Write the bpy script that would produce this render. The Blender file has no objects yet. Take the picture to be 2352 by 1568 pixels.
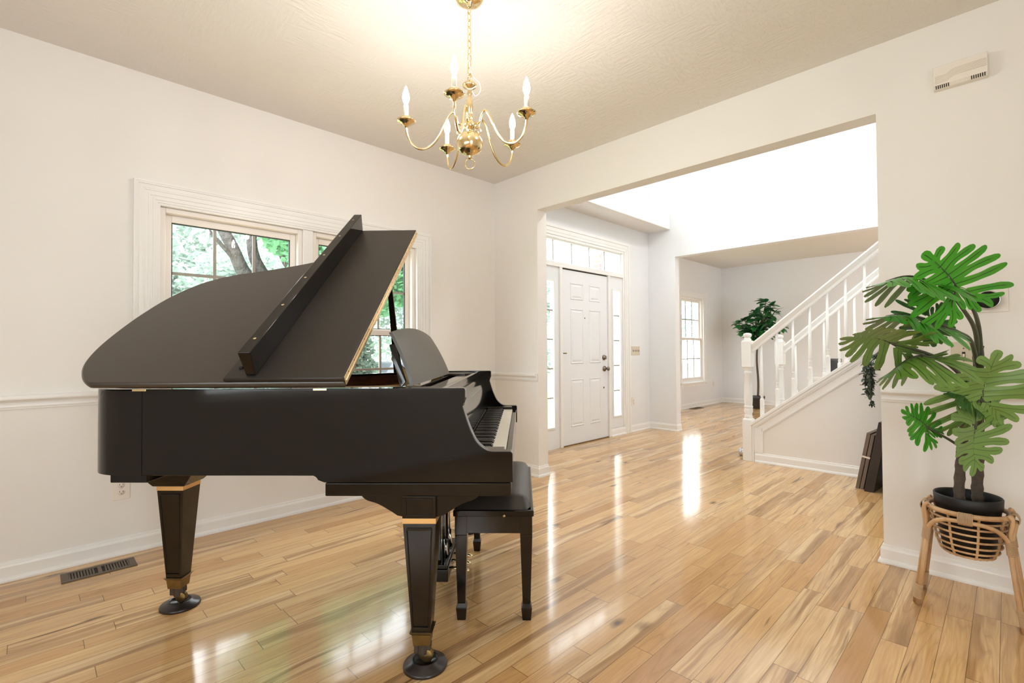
import bpy, bmesh, math, random
from mathutils import Vector, Matrix, Euler
PI = math.pi
R = math.radians
random.seed(7)
SC = bpy.context.scene
COL = SC.collection

# ------------------------------------------------------------------ camera
cam_d = bpy.data.cameras.new('camera')
cam_d.sensor_fit = 'HORIZONTAL'; cam_d.sensor_width = 36.0
cam_d.lens = 36.0 * 1121.21 / 2352.0
cam_d.clip_start = 0.02; cam_d.clip_end = 300
cam = bpy.data.objects.new('camera', cam_d); COL.objects.link(cam)
RT = Vector((0.701476, 0.712668, -0.005974)); UP = Vector((0.016382, -0.007744, 0.999836)); FW = Vector((-0.712505, 0.701459, 0.017107))
m = Matrix.Identity(4)
for i in range(3):
    m[i][0] = RT[i]; m[i][1] = UP[i]; m[i][2] = -FW[i]
m[2][3] = 1.12488
cam.matrix_world = m
SC.camera = cam

# ------------------------------------------------------------------ view, world, daylight
SC.view_settings.view_transform = 'Standard'; SC.view_settings.look = 'None'
SC.view_settings.gamma = 1.0; SC.view_settings.use_curve_mapping = False
SC.view_settings.exposure = 1.0
cy = SC.cycles
cy.max_bounces = 8; cy.diffuse_bounces = 5; cy.glossy_bounces = 4; cy.transmission_bounces = 4; cy.transparent_max_bounces = 12
cy.caustics_reflective = False; cy.caustics_refractive = False; cy.sample_clamp_indirect = 6.0
cy.use_denoising = True; cy.use_adaptive_sampling = True; cy.adaptive_threshold = 0.02
world = bpy.data.worlds.new('sky'); SC.world = world; world.use_nodes = True
bg = world.node_tree.nodes['Background']
bg.inputs[0].default_value = (0.93, 0.97, 1.03, 1); bg.inputs[1].default_value = 5.6

def portal(name, loc, rot, sx, sy):
    l = bpy.data.lights.new(name, 'AREA'); l.shape = 'RECTANGLE'; l.size = sx; l.size_y = sy
    l.cycles.is_portal = True
    o = bpy.data.objects.new(name, l); COL.objects.link(o); o.location = loc; o.rotation_euler = rot
    return o
IN_X = (0, -PI/2, 0)      # faces +x : portal size_x runs along z
portal('portal_dining', (-3.66, 1.41, 1.35), IN_X, 1.5, 1.9)
portal('portal_transom', (-3.70, 4.82, 2.265), IN_X, 0.34, 1.7)
portal('portal_sidelight', (-3.70, 5.48, 1.07), IN_X, 1.7, 0.2)
portal('portal_sidelight', (-3.70, 4.13, 1.07), IN_X, 1.7, 0.2)
portal('portal_living', (-4.42, 9.05, 1.31), IN_X, 1.7, 1.0)
portal('portal_foyer_upper', (-3.75, 4.75, 4.0), IN_X, 1.6, 2.0)
portal('portal_rear', (-.2, -1.95, 1.16), (PI/2, 0, 0), 2.8, .84)
portal('portal_living_near', (-4.42, 7.25, 1.31), IN_X, 1.7, 1.0)
portal('portal_right', (1.95, -.2, 1.2), (0, PI/2, 0), 1.9, 1.0)

# ------------------------------------------------------------------ material helpers
def lin(c):
    return tuple(((v/12.92) if v <= 0.04045 else ((v+0.055)/1.055)**2.4) for v in (x/255.0 for x in c))
class NT:
    def __init__(s, name):
        s.m = bpy.data.materials.new(name); s.m.use_nodes = True
        s.t = s.m.node_tree; s.b = s.t.nodes['Principled BSDF']; s.out = s.t.nodes['Material Output']
    def n(s, typ, **kw):
        nd = s.t.nodes.new(typ)
        for k, v in kw.items(): setattr(nd, k, v)
        return nd
    def l(s, a, b): s.t.links.new(a, b)
    def math(s, op, a, b=None, c=None):
        nd = s.n('ShaderNodeMath', operation=op)
        for i, v in enumerate((a, b, c)):
            if v is None: continue
            if hasattr(v, 'is_output'): s.l(v, nd.inputs[i])
            else: nd.inputs[i].default_value = v
        return nd.outputs[0]
    def mix(s, f, a, b):
        nd = s.n('ShaderNodeMix', data_type='RGBA')
        for i, v in ((0, f), (6, a), (7, b)):
            if hasattr(v, 'is_output'): s.l(v, nd.inputs[i])
            else: nd.inputs[i].default_value = v if i == 0 else (*v[:3], 1)
        return nd.outputs[2]
    def noise(s, vec, scale, detail=3, rough=0.5):
        nd = s.n('ShaderNodeTexNoise'); nd.inputs['Scale'].default_value = scale
        nd.inputs['Detail'].default_value = detail; nd.inputs['Roughness'].default_value = rough
        if vec is not None: s.l(vec, nd.inputs['Vector'])
        return nd.outputs[0]
    def ramp(s, f, stops):
        nd = s.n('ShaderNodeValToRGB'); s.l(f, nd.inputs[0]); e = nd.color_ramp.elements
        while len(e) < len(stops): e.new(0.5)
        for i, (p, c) in enumerate(stops):
            e[i].position = p; e[i].color = (*c[:3], 1) if hasattr(c, '__len__') else (c, c, c, 1)
        return nd.outputs[0]
    def coord(s, kind='Object'):
        return s.n('ShaderNodeTexCoord').outputs[kind]
    def mapping(s, vec, scale=(1, 1, 1), loc=(0, 0, 0), rot=(0, 0, 0)):
        nd = s.n('ShaderNodeMapping'); s.l(vec, nd.inputs[0])
        nd.inputs['Scale'].default_value = scale; nd.inputs['Location'].default_value = loc; nd.inputs['Rotation'].default_value = rot
        return nd.outputs[0]
    def bump(s, h, strength=0.3, dist=0.005):
        nd = s.n('ShaderNodeBump'); nd.inputs['Strength'].default_value = strength; nd.inputs['Distance'].default_value = dist
        s.l(h, nd.inputs['Height']); s.l(nd.outputs[0], s.b.inputs['Normal'])
    def base(s, v, rough=None, metal=None, spec=None, coat=None):
        if hasattr(v, 'is_output'): s.l(v, s.b.inputs['Base Color'])
        else: s.b.inputs['Base Color'].default_value = (*v[:3], 1)
        if rough is not None: s.b.inputs['Roughness'].default_value = rough
        if metal is not None: s.b.inputs['Metallic'].default_value = metal
        if spec is not None: s.b.inputs['Specular IOR Level'].default_value = spec
        if coat is not None:
            s.b.inputs['Coat Weight'].default_value = coat; s.b.inputs['Coat Roughness'].default_value = 0.04
        return s
def plain(name, rgb, rough=0.5, metal=0.0, spec=0.5, coat=None, var=0.06, vscale=9.0, bump=0.0, bscale=60, bdist=0.002):
    t = NT(name); c = lin(rgb)
    co = t.coord()
    n = t.noise(co, vscale, 3)
    dark = tuple(v*(1-var) for v in c); lite = tuple(min(1, v*(1+var)) for v in c)
    t.base(t.mix(n, dark, lite), rough, metal, spec, coat)
    if bump: t.bump(t.noise(co, bscale, 2), bump, bdist)
    return t.m

M = {}
M['wall'] = plain('cream_wall_paint', (236, 233, 228), 0.6, spec=0.3, var=0.012, vscale=1.5, bump=0.08, bscale=180, bdist=0.001)
M['wall_white'] = plain('white_wall_paint', (233, 234, 235), 0.6, spec=0.3, var=0.012, vscale=1.5, bump=0.08, bscale=180, bdist=0.001)
M['trim'] = plain('white_trim_enamel', (239, 238, 235), 0.32, spec=0.45, var=0.012)
M['vinyl'] = plain('white_vinyl', (238, 232, 225), 0.38, var=0.01)
M['door'] = plain('painted_door_white', (233, 235, 237), 0.35, var=0.01)
M['ivory'] = plain('ivory_key_plastic', (243, 240, 230), 0.2, var=0.015)
M['almond'] = plain('almond_plastic', (214, 204, 182), 0.4, var=0.02)
M['white_plastic'] = plain('white_plastic', (235, 228, 218), 0.4, var=0.01)
M['slot'] = plain('dark_slot', (38, 28, 20), 0.7, var=0.05)
M['ebony'] = plain('polished_black_lacquer', (10, 8, 7), 0.07, spec=0.42, coat=0.0, var=0.05)
M['satin'] = plain('satin_black_lacquer', (58, 50, 43), 0.3, spec=0.6, var=0.08, vscale=3, bump=0.05, bscale=260, bdist=0.0008)
M['black_key'] = plain('black_key_resin', (16, 15, 14), 0.25, var=0.05)
M['brass'] = plain('polished_brass', (236, 214, 166), 0.15, metal=1.0, var=0.05)
M['band'] = plain('brushed_brass_band', (232, 190, 128), 0.38, metal=0.8, var=0.05)
M['old_brass'] = plain('tarnished_brass', (128, 104, 62), 0.42, metal=0.85, var=0.35, vscale=40)
M['iron'] = plain('dull_caster_iron', (84, 74, 62), 0.55, metal=0.6, var=0.3, vscale=50)
M['cup'] = plain('dark_caster_cup_plastic', (40, 34, 31), 0.28, var=0.1)
M['chrome'] = plain('chrome', (205, 205, 205), 0.12, metal=1.0, var=0.02)
M['nickel'] = plain('aged_nickel', (128, 116, 102), 0.3, metal=1.0, var=0.1)
M['flap'] = plain('satin_black_flap', (38, 32, 27), 0.42, spec=0.5, var=0.08, vscale=3, bump=0.08, bscale=220, bdist=0.001)
M['leather'] = plain('black_leather', (48, 42, 38), 0.36, spec=0.6, var=0.1, bump=0.2, bscale=320, bdist=0.0008)
M['register'] = plain('brown_register_enamel', (96, 80, 62), 0.45, var=0.08)
M['pot'] = plain('matte_black_pot', (9, 9, 9), 0.5, var=0.06)
M['rubber'] = plain('black_rubber', (18, 17, 16), 0.6, var=0.05)
M['soil'] = plain('grey_pebble_soil', (98, 94, 90), 0.9, var=0.55, vscale=90, bump=1.0, bscale=120, bdist=0.01)
M['sleeve'] = plain('candle_sleeve_white', (246, 238, 222), 0.45, var=0.01)
M['gold_plate'] = plain('bronze_plate_paint', (176, 128, 60), 0.4, metal=0.5, var=0.08)
M['greydark'] = plain('grey_plastic_pot', (62, 62, 64), 0.5, var=0.06)
M['crystal'] = plain('silver_beads', (196, 198, 204), 0.12, metal=0.9, var=0.3, vscale=90)
M['spruce'] = plain('spruce_soundboard', (150, 106, 62), 0.4, var=0.12)
M['stem'] = plain('green_stem', (72, 76, 56), 0.5, var=0.15, vscale=30)
M['bark'] = plain('dark_ringed_bark', (82, 70, 60), 0.85, var=0.4, vscale=45, bump=0.8, bscale=50, bdist=0.01)
M['treebark'] = plain('tree_bark', (74, 68, 66), 0.9, var=0.4, vscale=14, bump=1.0, bscale=16, bdist=0.04)
M['twine'] = plain('rattan_wrap', (190, 158, 122), 0.6, var=0.2, vscale=60)
M['car'] = plain('dark_car_paint', (70, 72, 80), 0.25, coat=0.5, var=0.02)
M['carglass'] = plain('car_glass', (40, 44, 50), 0.08, var=0.02)
M['tag'] = plain('white_tape', (228, 214, 200), 0.5, var=0.02)

def wood(name, c1, c2, rough, scale, stretch=(1, 1, 1), coat=None):
    t = NT(name); co = t.mapping(t.coord(), stretch)
    n = t.noise(co, scale, 5, 0.6)
    t.base(t.ramp(n, [(0.3, lin(c1)), (0.7, lin(c2))]), rough, coat=coat)
    return t.m
M['mahogany'] = wood('mahogany_inner_rim', (40, 20, 14), (66, 34, 24), 0.25, 8, (1, 1, 6))
M['leaf_table'] = wood('weathered_dark_wood', (92, 78, 66), (128, 110, 94), 0.5, 20, (1, 1, 0.15))
M['darkwood'] = wood('espresso_wood', (34, 26, 20), (54, 42, 34), 0.4, 12, (1, 1, 0.2))
M['rattan'] = wood('rattan_cane', (172, 128, 84), (214, 178, 134), 0.42, 14, (1, 1, 0.3))
M['legwood'] = wood('black_lacquered_leg', (15, 11, 8), (26, 19, 13), 0.14, 10, (1, 1, 0.3))

# ceiling with a crow's-foot plaster texture
t = NT('textured_ceiling_plaster'); co = t.coord()
n0 = t.noise(co, 5, 2)
nw = t.n('ShaderNodeVectorMath', operation='SCALE'); t.l(t.n('ShaderNodeTexNoise').outputs['Color'], nw.inputs[0])
na = t.noise(t.mapping(co, (60, 14, 1), rot=(0, 0, 0.6)), 1.0, 3, 0.6)
nb = t.noise(t.mapping(co, (14, 60, 1), rot=(0, 0, 0.3)), 1.0, 3, 0.6)
sel = t.ramp(n0, [(0.44, 0.0), (0.56, 1.0)])
h = t.mix(sel, (0, 0, 0), (1, 1, 1))
hm = t.n('ShaderNodeMix', data_type='FLOAT'); t.l(sel, hm.inputs[0]); t.l(na, hm.inputs[2]); t.l(nb, hm.inputs[3])
t.base(lin((229, 225, 219)), 0.8, spec=0.2); t.bump(hm.outputs[0], 0.5, 0.012)
M['ceiling'] = t.m

# plank floor running along y
t = NT('hickory_plank_floor'); co = t.coord()
sp = t.n('ShaderNodeSeparateXYZ'); t.l(co, sp.inputs[0])
PW = 0.0813; X0 = -0.449 + PW*60
xr = t.math('DIVIDE', t.math('ADD', sp.outputs[0], X0), PW)
row = t.math('FLOOR', xr); fx = t.math('FRACT', xr)
def wn(a, b=None):
    nd = t.n('ShaderNodeTexWhiteNoise', noise_dimensions='2D'); c = t.n('ShaderNodeCombineXYZ')
    t.l(a, c.inputs[0])
    if b is not None: t.l(b, c.inputs[1])
    t.l(c.outputs[0], nd.inputs['Vector']); return nd.outputs['Value'], nd.outputs['Color']
rv, _ = wn(row)
plen = t.math('MULTIPLY_ADD', rv, 0.45, 0.55)
yy = t.math('DIVIDE', t.math('ADD', t.math('ADD', sp.outputs[1], 30.0), t.math('MULTIPLY', rv, 7.31)), plen)
cell = t.math('FLOOR', yy); fy = t.math('FRACT', yy)
pv, pc = wn(row, cell)
sc = t.n('ShaderNodeSeparateColor'); t.l(pc, sc.inputs[0])
off = t.n('ShaderNodeCombineXYZ'); t.l(t.math('MULTIPLY', pv, 37.0), off.inputs[0]); t.l(t.math('MULTIPLY', sc.outputs[1], 53.0), off.inputs[1]); t.l(t.math('MULTIPLY', sc.outputs[2], 19.0), off.inputs[2])
gv = t.n('ShaderNodeVectorMath', operation='ADD'); t.l(co, gv.inputs[0]); t.l(off.outputs[0], gv.inputs[1])
warp = t.noise(t.mapping(gv.outputs[0], (5, 1.6, 1)), 1.0, 2)
wv = t.n('ShaderNodeCombineXYZ'); t.l(t.math('MULTIPLY', warp, 0.07), wv.inputs[0])
gw = t.n('ShaderNodeVectorMath', operation='ADD'); t.l(gv.outputs[0], gw.inputs[0]); t.l(wv.outputs[0], gw.inputs[1])
grain = t.noise(t.mapping(gw.outputs[0], (30, 1.3, 1)), 1.0, 4, 0.62)
fine = t.noise(t.mapping(gw.outputs[0], (170, 5, 1)), 1.0, 3, 0.6)
streak = t.noise(t.mapping(gw.outputs[0], (18, 0.9, 1), loc=(9, 4, 0)), 1.0, 3, 0.7)
basec = t.ramp(pv, [(0.0, lin((192, 146, 94))), (0.1, lin((214, 169, 114))), (0.5, lin((226, 186, 131))), (0.85, lin((234, 198, 147))), (1.0, lin((238, 207, 161)))])
c1 = t.mix(t.math('MULTIPLY', t.ramp(grain, [(0.30, 1.0), (0.62, 0.0)]), 0.38), basec, lin((182, 136, 86)))
c2 = t.mix(t.math('MULTIPLY', t.ramp(fine, [(0.42, 1.0), (0.62, 0.0)]), 0.2), c1, lin((150, 106, 64)))
heart = t.noise(t.mapping(gw.outputs[0], (17, 0.6, 1), loc=(3, 8, 0)), 1.0, 3, 0.6)
hsel = t.ramp(sc.outputs[0], [(0.62, 0.0), (0.80, 1.0)])
hm_ = t.math('MULTIPLY', t.ramp(heart, [(0.45, 0.0), (0.53, 1.0)]), hsel)
hcol = t.mix(t.ramp(grain, [(0.35, 0.0), (0.65, 1.0)]), lin((124, 84, 48)), lin((186, 140, 92)))
fig = t.math('FRACT', t.math('MULTIPLY', t.noise(t.mapping(gv.outputs[0], (10, 0.8, 1), loc=(1, 2, 0)), 1.0, 2, 0.45), 13.0))
fl = t.math('MULTIPLY', t.ramp(fig, [(0.0, 0.9), (0.18, 0.25), (0.55, 0.0), (0.9, 0.2), (1.0, 0.9)]), t.math('MULTIPLY_ADD', sc.outputs[1], 0.30, 0.06))
c2b = t.mix(fl, t.mix(t.math('MULTIPLY', hm_, 0.7), c2, hcol), lin((128, 86, 48)))
c3 = t.mix(t.math('MULTIPLY', t.ramp(streak, [(0.30, 1.0), (0.36, 0.0)]), 0.8), c2b, lin((92, 58, 34)))
vor = t.n('ShaderNodeTexVoronoi', feature='F1'); t.l(t.mapping(gv.outputs[0], (3.4, 1.5, 1)), vor.inputs['Vector']); vor.inputs['Scale'].default_value = 1.0
knot = t.ramp(t.math('ADD', vor.outputs['Distance'], t.math('MULTIPLY_ADD', grain, 0.16, -0.08)), [(0.03, 1.0), (0.10, 0.0)])
c4 = t.mix(t.math('MULTIPLY', knot, 0.85), c3, lin((66, 40, 24)))
ex = t.math('MINIMUM', fx, t.math('SUBTRACT', 1.0, fx))
ey = t.math('MULTIPLY', t.math('MINIMUM', fy, t.math('SUBTRACT', 1.0, fy)), plen)
gx = t.math('LESS_THAN', ex, 0.011); gy = t.math('LESS_THAN', ey, 0.0012)
gap = t.math('MAXIMUM', gx, gy)
c5 = t.mix(t.math('MULTIPLY', gap, 0.8), c4, lin((84, 54, 30)))
t.base(c5, 0.16, spec=0.5, coat=0.12)
t.l(t.math('MULTIPLY_ADD', fine, 0.09, 0.075), t.b.inputs['Roughness'])
wavy = t.noise(t.mapping(co, (9, 2.2, 1)), 1.0, 2)
hh = t.math('SUBTRACT', t.math('MULTIPLY', wavy, 0.9), t.math('MULTIPLY', gap, 0.5))
t.bump(hh, 0.12, 0.004)
M['floor'] = t.m

# clear window glass (thin architectural pane)
t = NT('window_glass'); tr = t.n('ShaderNodeBsdfTransparent'); gl = t.n('ShaderNodeBsdfGlossy'); gl.inputs['Roughness'].default_value = 0.01
tr.inputs[0].default_value = (0.96, 0.98, 0.97, 1)
fr = t.n('ShaderNodeLayerWeight'); fr.inputs[0].default_value = 0.5; mx = t.n('ShaderNodeMixShader')
t.l(t.math('MULTIPLY_ADD', t.math('POWER', fr.outputs['Facing'], 5.0), 0.6, 0.035), mx.inputs[0]); t.l(tr.outputs[0], mx.inputs[1]); t.l(gl.outputs[0], mx.inputs[2]); t.l(mx.outputs[0], t.out.inputs[0])
M['glass'] = t.m
# glowing bulbs
t = NT('lit_bulb_glass'); t.base((1, 0.9, 0.75), 0.2)
t.b.inputs['Emission Color'].default_value = (1.0, 0.925, 0.86, 1); t.b.inputs['Emission Strength'].default_value = 150.0
M['bulb'] = t.m

def leafmat(name, top, top2, back, vein, rough=0.38):
    t = NT(name); uv = t.n('ShaderNodeUVMap').outputs[0]
    s2 = t.n('ShaderNodeSeparateXYZ'); t.l(uv, s2.inputs[0])
    n = t.noise(t.coord(), 14, 3)
    g = t.mix(n, lin(top), lin(top2))
    ax = t.math('ABSOLUTE', s2.outputs[0])
    v = t.math('MULTIPLY', t.ramp(ax, [(0.05, 1.0), (0.11, 0.0)]), t.ramp(s2.outputs[1], [(0.72, 1.0), (0.8, 0.0)]))
    front = t.mix(v, g, lin(vein))
    geo = t.n('ShaderNodeNewGeometry').outputs['Backfacing']
    bk = t.mix(t.math('MULTIPLY', v, 0.8), lin(back), lin(tuple(x*0.62 for x in back)))
    t.base(t.mix(geo, front, bk), rough, spec=0.45)
    return t.m
M['leaf'] = leafmat('glossy_split_leaf', (30, 142, 28), (82, 160, 20), (118, 146, 70), (14, 44, 6))
M['leaf_olive'] = leafmat('olive_split_leaf', (98, 140, 50), (118, 154, 68), (116, 150, 76), (48, 62, 28))
M['leaf_dark'] = leafmat('dark_split_leaf', (40, 92, 28), (58, 104, 40), (76, 108, 50), (16, 34, 10))
M['leaf_rubber'] = leafmat('rubber_tree_leaf', (38, 118, 50), (54, 132, 58), (58, 122, 78), (16, 54, 20))
M['leaf_ivy'] = leafmat('dark_ivy_leaf', (46, 62, 48), (66, 80, 66), (96, 108, 96), (26, 34, 26), 0.6)
def folmat(name, a, b, trans=0.4):
    t = NT(name); n = t.noise(t.coord(), 1.1, 3)
    r = t.n('ShaderNodeObjectInfo')
    c = t.mix(n, lin(a), lin(b)); t.base(c, 0.6, spec=0.2)
    tl = t.n('ShaderNodeBsdfTranslucent'); t.l(c, tl.inputs[0]); mx = t.n('ShaderNodeMixShader'); mx.inputs[0].default_value = trans
    t.l(t.b.outputs[0], mx.inputs[1]); t.l(tl.outputs[0], mx.inputs[2]); t.l(mx.outputs[0], t.out.inputs[0])
    return t.m
M['fol_a'] = folmat('maple_foliage', (98, 152, 112), (148, 194, 152))
M['fol_b'] = folmat('grey_green_foliage', (122, 138, 128), (176, 188, 178))
M['fol_c'] = folmat('shrub_foliage', (80, 98, 84), (124, 140, 124))
t = NT('lawn'); t.base(t.mix(t.noise(t.coord(), 2.5, 4), lin((110, 140, 96)), lin((150, 172, 128))), 0.9); M['lawn'] = t.m
t = NT('porch_brick'); br = t.n('ShaderNodeTexBrick'); t.l(t.mapping(t.coord(), (1, 1, 1), rot=(PI/2, 0, 0)), br.inputs[0])
br.inputs['Color1'].default_value = (*lin((150, 120, 112)), 1); br.inputs['Color2'].default_value = (*lin((120, 98, 96)), 1); br.inputs['Mortar'].default_value = (*lin((205, 200, 196)), 1)
br.inputs['Scale'].default_value = 1.0; br.inputs['Brick Width'].default_value = 0.2; br.inputs['Row Height'].default_value = 0.085; br.inputs['Mortar Size'].default_value = 0.008
t.base(br.outputs[0], 0.85); M['brick'] = t.m

# ------------------------------------------------------------------ mesh helpers
def ring_boxes(x0, x1, y0, y1, z0, z1, w, wt=None, wb=None):
    wt = w if wt is None else wt; wb = w if wb is None else wb
    return [((x0, y0, z0), (x1, y0+w, z1)), ((x0, y1-w, z0), (x1, y1, z1)), ((x0, y0+w, z1-wt), (x1, y1-w, z1)), ((x0, y0+w, z0), (x1, y1-w, z0+wb))]
class MB:
    def __init__(s): s.v = []; s.f = []; s.uv = {}; s.smooth = set()
    def add(s, vs, fs, smooth=False):
        o = len(s.v); s.v += [tuple(v) for v in vs]
        for f in fs:
            if smooth: s.smooth.add(len(s.f))
            s.f.append(tuple(i+o for i in f))
        return s
    def rings(s, *a, **k):
        for p, q in ring_boxes(*a, **k): s.box(p, q)
        return s
    def box(s, a, b):
        x0, x1 = sorted((a[0], b[0])); y0, y1 = sorted((a[1], b[1])); z0, z1 = sorted((a[2], b[2]))
        return s.add([(x0,y0,z0),(x1,y0,z0),(x1,y1,z0),(x0,y1,z0),(x0,y0,z1),(x1,y0,z1),(x1,y1,z1),(x0,y1,z1)],
                     [(0,3,2,1),(4,5,6,7),(0,1,5,4),(1,2,6,5),(2,3,7,6),(3,0,4,7)])
    def prism(s, pts, d):
        n = len(pts); d = Vector(d); A = [Vector(p) for p in pts]; B = [p+d for p in A]
        return s.add(A+B, [tuple(range(n))[::-1], tuple(range(n, 2*n))] + [(i, (i+1) % n, n+(i+1) % n, n+i) for i in range(n)])
    def taper(s, c0, h0, c1, h1):            # square frustum between two levels
        P = []
        for c, h in ((c0, h0), (c1, h1)):
            hx, hy = h if hasattr(h, '__len__') else (h, h)
            P += [(c[0]-hx, c[1]-hy, c[2]), (c[0]+hx, c[1]-hy, c[2]), (c[0]+hx, c[1]+hy, c[2]), (c[0]-hx, c[1]+hy, c[2])]
        if c1[2] < c0[2]: P = P[4:]+P[:4]
        return s.add(P, [(0,3,2,1),(4,5,6,7),(0,1,5,4),(1,2,6,5),(2,3,7,6),(3,0,4,7)])
    def lathe(s, prof, seg=24, c=(0, 0, 0), axis='z', caps=True):
        n = len(prof); V = []
        for k in range(seg):
            a = 2*PI*k/seg
            for r, z in prof:
                p = (r*math.cos(a), r*math.sin(a), z)
                if axis == 'x': p = (p[2], p[0], p[1])
                elif axis == 'y': p = (p[1], p[2], p[0])
                V.append((p[0]+c[0], p[1]+c[1], p[2]+c[2]))
        F = []
        for k in range(seg):
            k2 = (k+1) % seg
            for i in range(n-1): F.append((k*n+i, k2*n+i, k2*n+i+1, k*n+i+1))
        s.add(V, F, True)
        o = len(s.v)-len(V)
        if caps:
            for i, fl in ((0, True), (n-1, False)):
                if prof[i][0] > 1e-5:
                    f = [o+k*n+i for k in range(seg)]
                    s.f.append(tuple(f[::-1] if fl else f))
        return s
    def tube(s, path, r, seg=10, closed=False, caps=True):
        P = [Vector(p) for p in path]; n = len(P)
        rad = r if hasattr(r, '__len__') else [r]*n
        V = []; prev = None
        for i, p in enumerate(P):
            a = P[(i-1) % n] if (closed or i > 0) else p; b = P[(i+1) % n] if (closed or i < n-1) else p
            t = (b-a).normalized()
            if prev is None:
                u = t.cross(Vector((0, 0, 1)))
                if u.length < 1e-3: u = t.cross(Vector((1, 0, 0)))
            else: u = prev - t*prev.dot(t)
            u.normalize(); w = t.cross(u); prev = u
            for k in range(seg):
                q = 2*PI*k/seg; V.append(p + (u*math.cos(q)+w*math.sin(q))*rad[i])
        F = []
        for i in range(n if closed else n-1):
            j = (i+1) % n
            for k in range(seg):
                k2 = (k+1) % seg; F.append((i*seg+k, i*seg+k2, j*seg+k2, j*seg+k))
        o = len(s.v); s.add(V, F, True)
        if caps and not closed:
            s.f.append(tuple(o+k for k in range(seg))[::-1]); s.f.append(tuple(o+(n-1)*seg+k for k in range(seg)))
        return s
    def grid(s, rows, uvs=None, smooth=True):
        nr, nc = len(rows), len(rows[0]); o = len(s.v); s.v += [tuple(p) for r in rows for p in r]
        for i in range(nr-1):
            for j in range(nc-1):
                ids = [(i, j), (i, j+1), (i+1, j+1), (i+1, j)]
                if smooth: s.smooth.add(len(s.f))
                if uvs: s.uv[len(s.f)] = [uvs[a][b] for a, b in ids]
                s.f.append(tuple(o+a*nc+b for a, b in ids))
        return s
    def xf(s, mat):
        s.v = [tuple(mat @ Vector(v)) for v in s.v]; return s
    def build(s, name, mat, parent=None, bevel=0.0, seg=2, smooth=False):
        me = bpy.data.meshes.new(name); me.from_pydata(s.v, [], s.f)
        if s.uv:
            l = me.uv_layers.new(name='UVMap')
            for i, p in enumerate(me.polygons):
                q = s.uv.get(i)
                for k, li in enumerate(p.loop_indices): l.data[li].uv = q[k] if q else (0.5, 0.5)
        me.validate(); me.update()
        for i, p in enumerate(me.polygons):
            if smooth or i in s.smooth: p.use_smooth = True
        me.materials.append(mat)
        o = bpy.data.objects.new(name, me); COL.objects.link(o)
        if parent is not None: o.parent = parent
        if bevel:
            b = o.modifiers.new('bevel', 'BEVEL'); b.width = bevel; b.segments = seg; b.limit_method = 'ANGLE'; b.angle_limit = R(40)
            b.harden_normals = True; b.use_clamp_overlap = True
            for p in me.polygons: p.use_smooth = True
        return o
def box(name, a, b, mat, parent=None, bevel=0.0): return MB().box(a, b).build(name, mat, parent, bevel)
def thing(name, label, cat, loc=(0, 0, 0), rz=0.0, group=None):
    o = bpy.data.objects.new(name, None); COL.objects.link(o); o.location = loc; o.rotation_euler = (0, 0, rz); o.empty_display_size = 0.1
    return tag(o, label, cat, group)
def tag(o, label, cat, group=None, kind=None):
    o['label'] = label; o['category'] = cat
    if group: o['group'] = group
    if kind: o['kind'] = kind
    return o
def struct(o): o['kind'] = 'structure'; return o
def sroot(name, loc=(0, 0, 0)):
    o = bpy.data.objects.new(name, None); COL.objects.link(o); o.location = loc; o['kind'] = 'structure'; return o
def dup(root, loc, label, rz=None):
    r = root.copy(); COL.objects.link(r); r.location = loc; r['label'] = label
    if rz is not None: r.rotation_euler = (0, 0, rz)
    for ch in list(root.children):
        c = ch.copy(); COL.objects.link(c); c.parent = r
        for g in ch.children:
            d = g.copy(); COL.objects.link(d); d.parent = c
    return r
def catmull(pts, n=8, closed=False):
    P = [Vector(p) for p in pts]; out = []; N = len(P)
    for i in range(N if closed else N-1):
        p0 = P[(i-1) % N] if (closed or i > 0) else P[i]; p1 = P[i]; p2 = P[(i+1) % N]
        p3 = P[(i+2) % N] if (closed or i < N-2) else p2
        for k in range(n):
            t = k/n
            out.append(0.5*((2*p1)+(-p0+p2)*t+(2*p0-5*p1+4*p2-p3)*t*t+(-p0+3*p1-3*p2+p3)*t**3))
    if not closed: out.append(P[-1])
    return out
def moulding(prof, path, up=None):
    """sweep a (d, z) profile along a horizontal path; d is measured to the left of travel"""
    mb = MB(); rows = []
    P = [Vector(p) for p in path]; n = len(P)
    for i, p in enumerate(P):
        ds = []
        if i > 0: ds.append((P[i]-P[i-1]).normalized())
        if i < n-1: ds.append((P[i+1]-P[i]).normalized())
        ns = [Vector((-d.y, d.x, 0)) for d in ds]
        nv = ns[0] if len(ns) == 1 else (ns[0]+ns[1])/(1+ns[0].dot(ns[1]))
        rows.append([p+nv*d+Vector((0, 0, z)) for d, z in prof])
    mb.grid(rows, smooth=False)
    k = len(prof)
    mb.f.append(tuple(range(k))); mb.f.append(tuple(range((n-1)*k, n*k))[::-1])
    return mb

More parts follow.
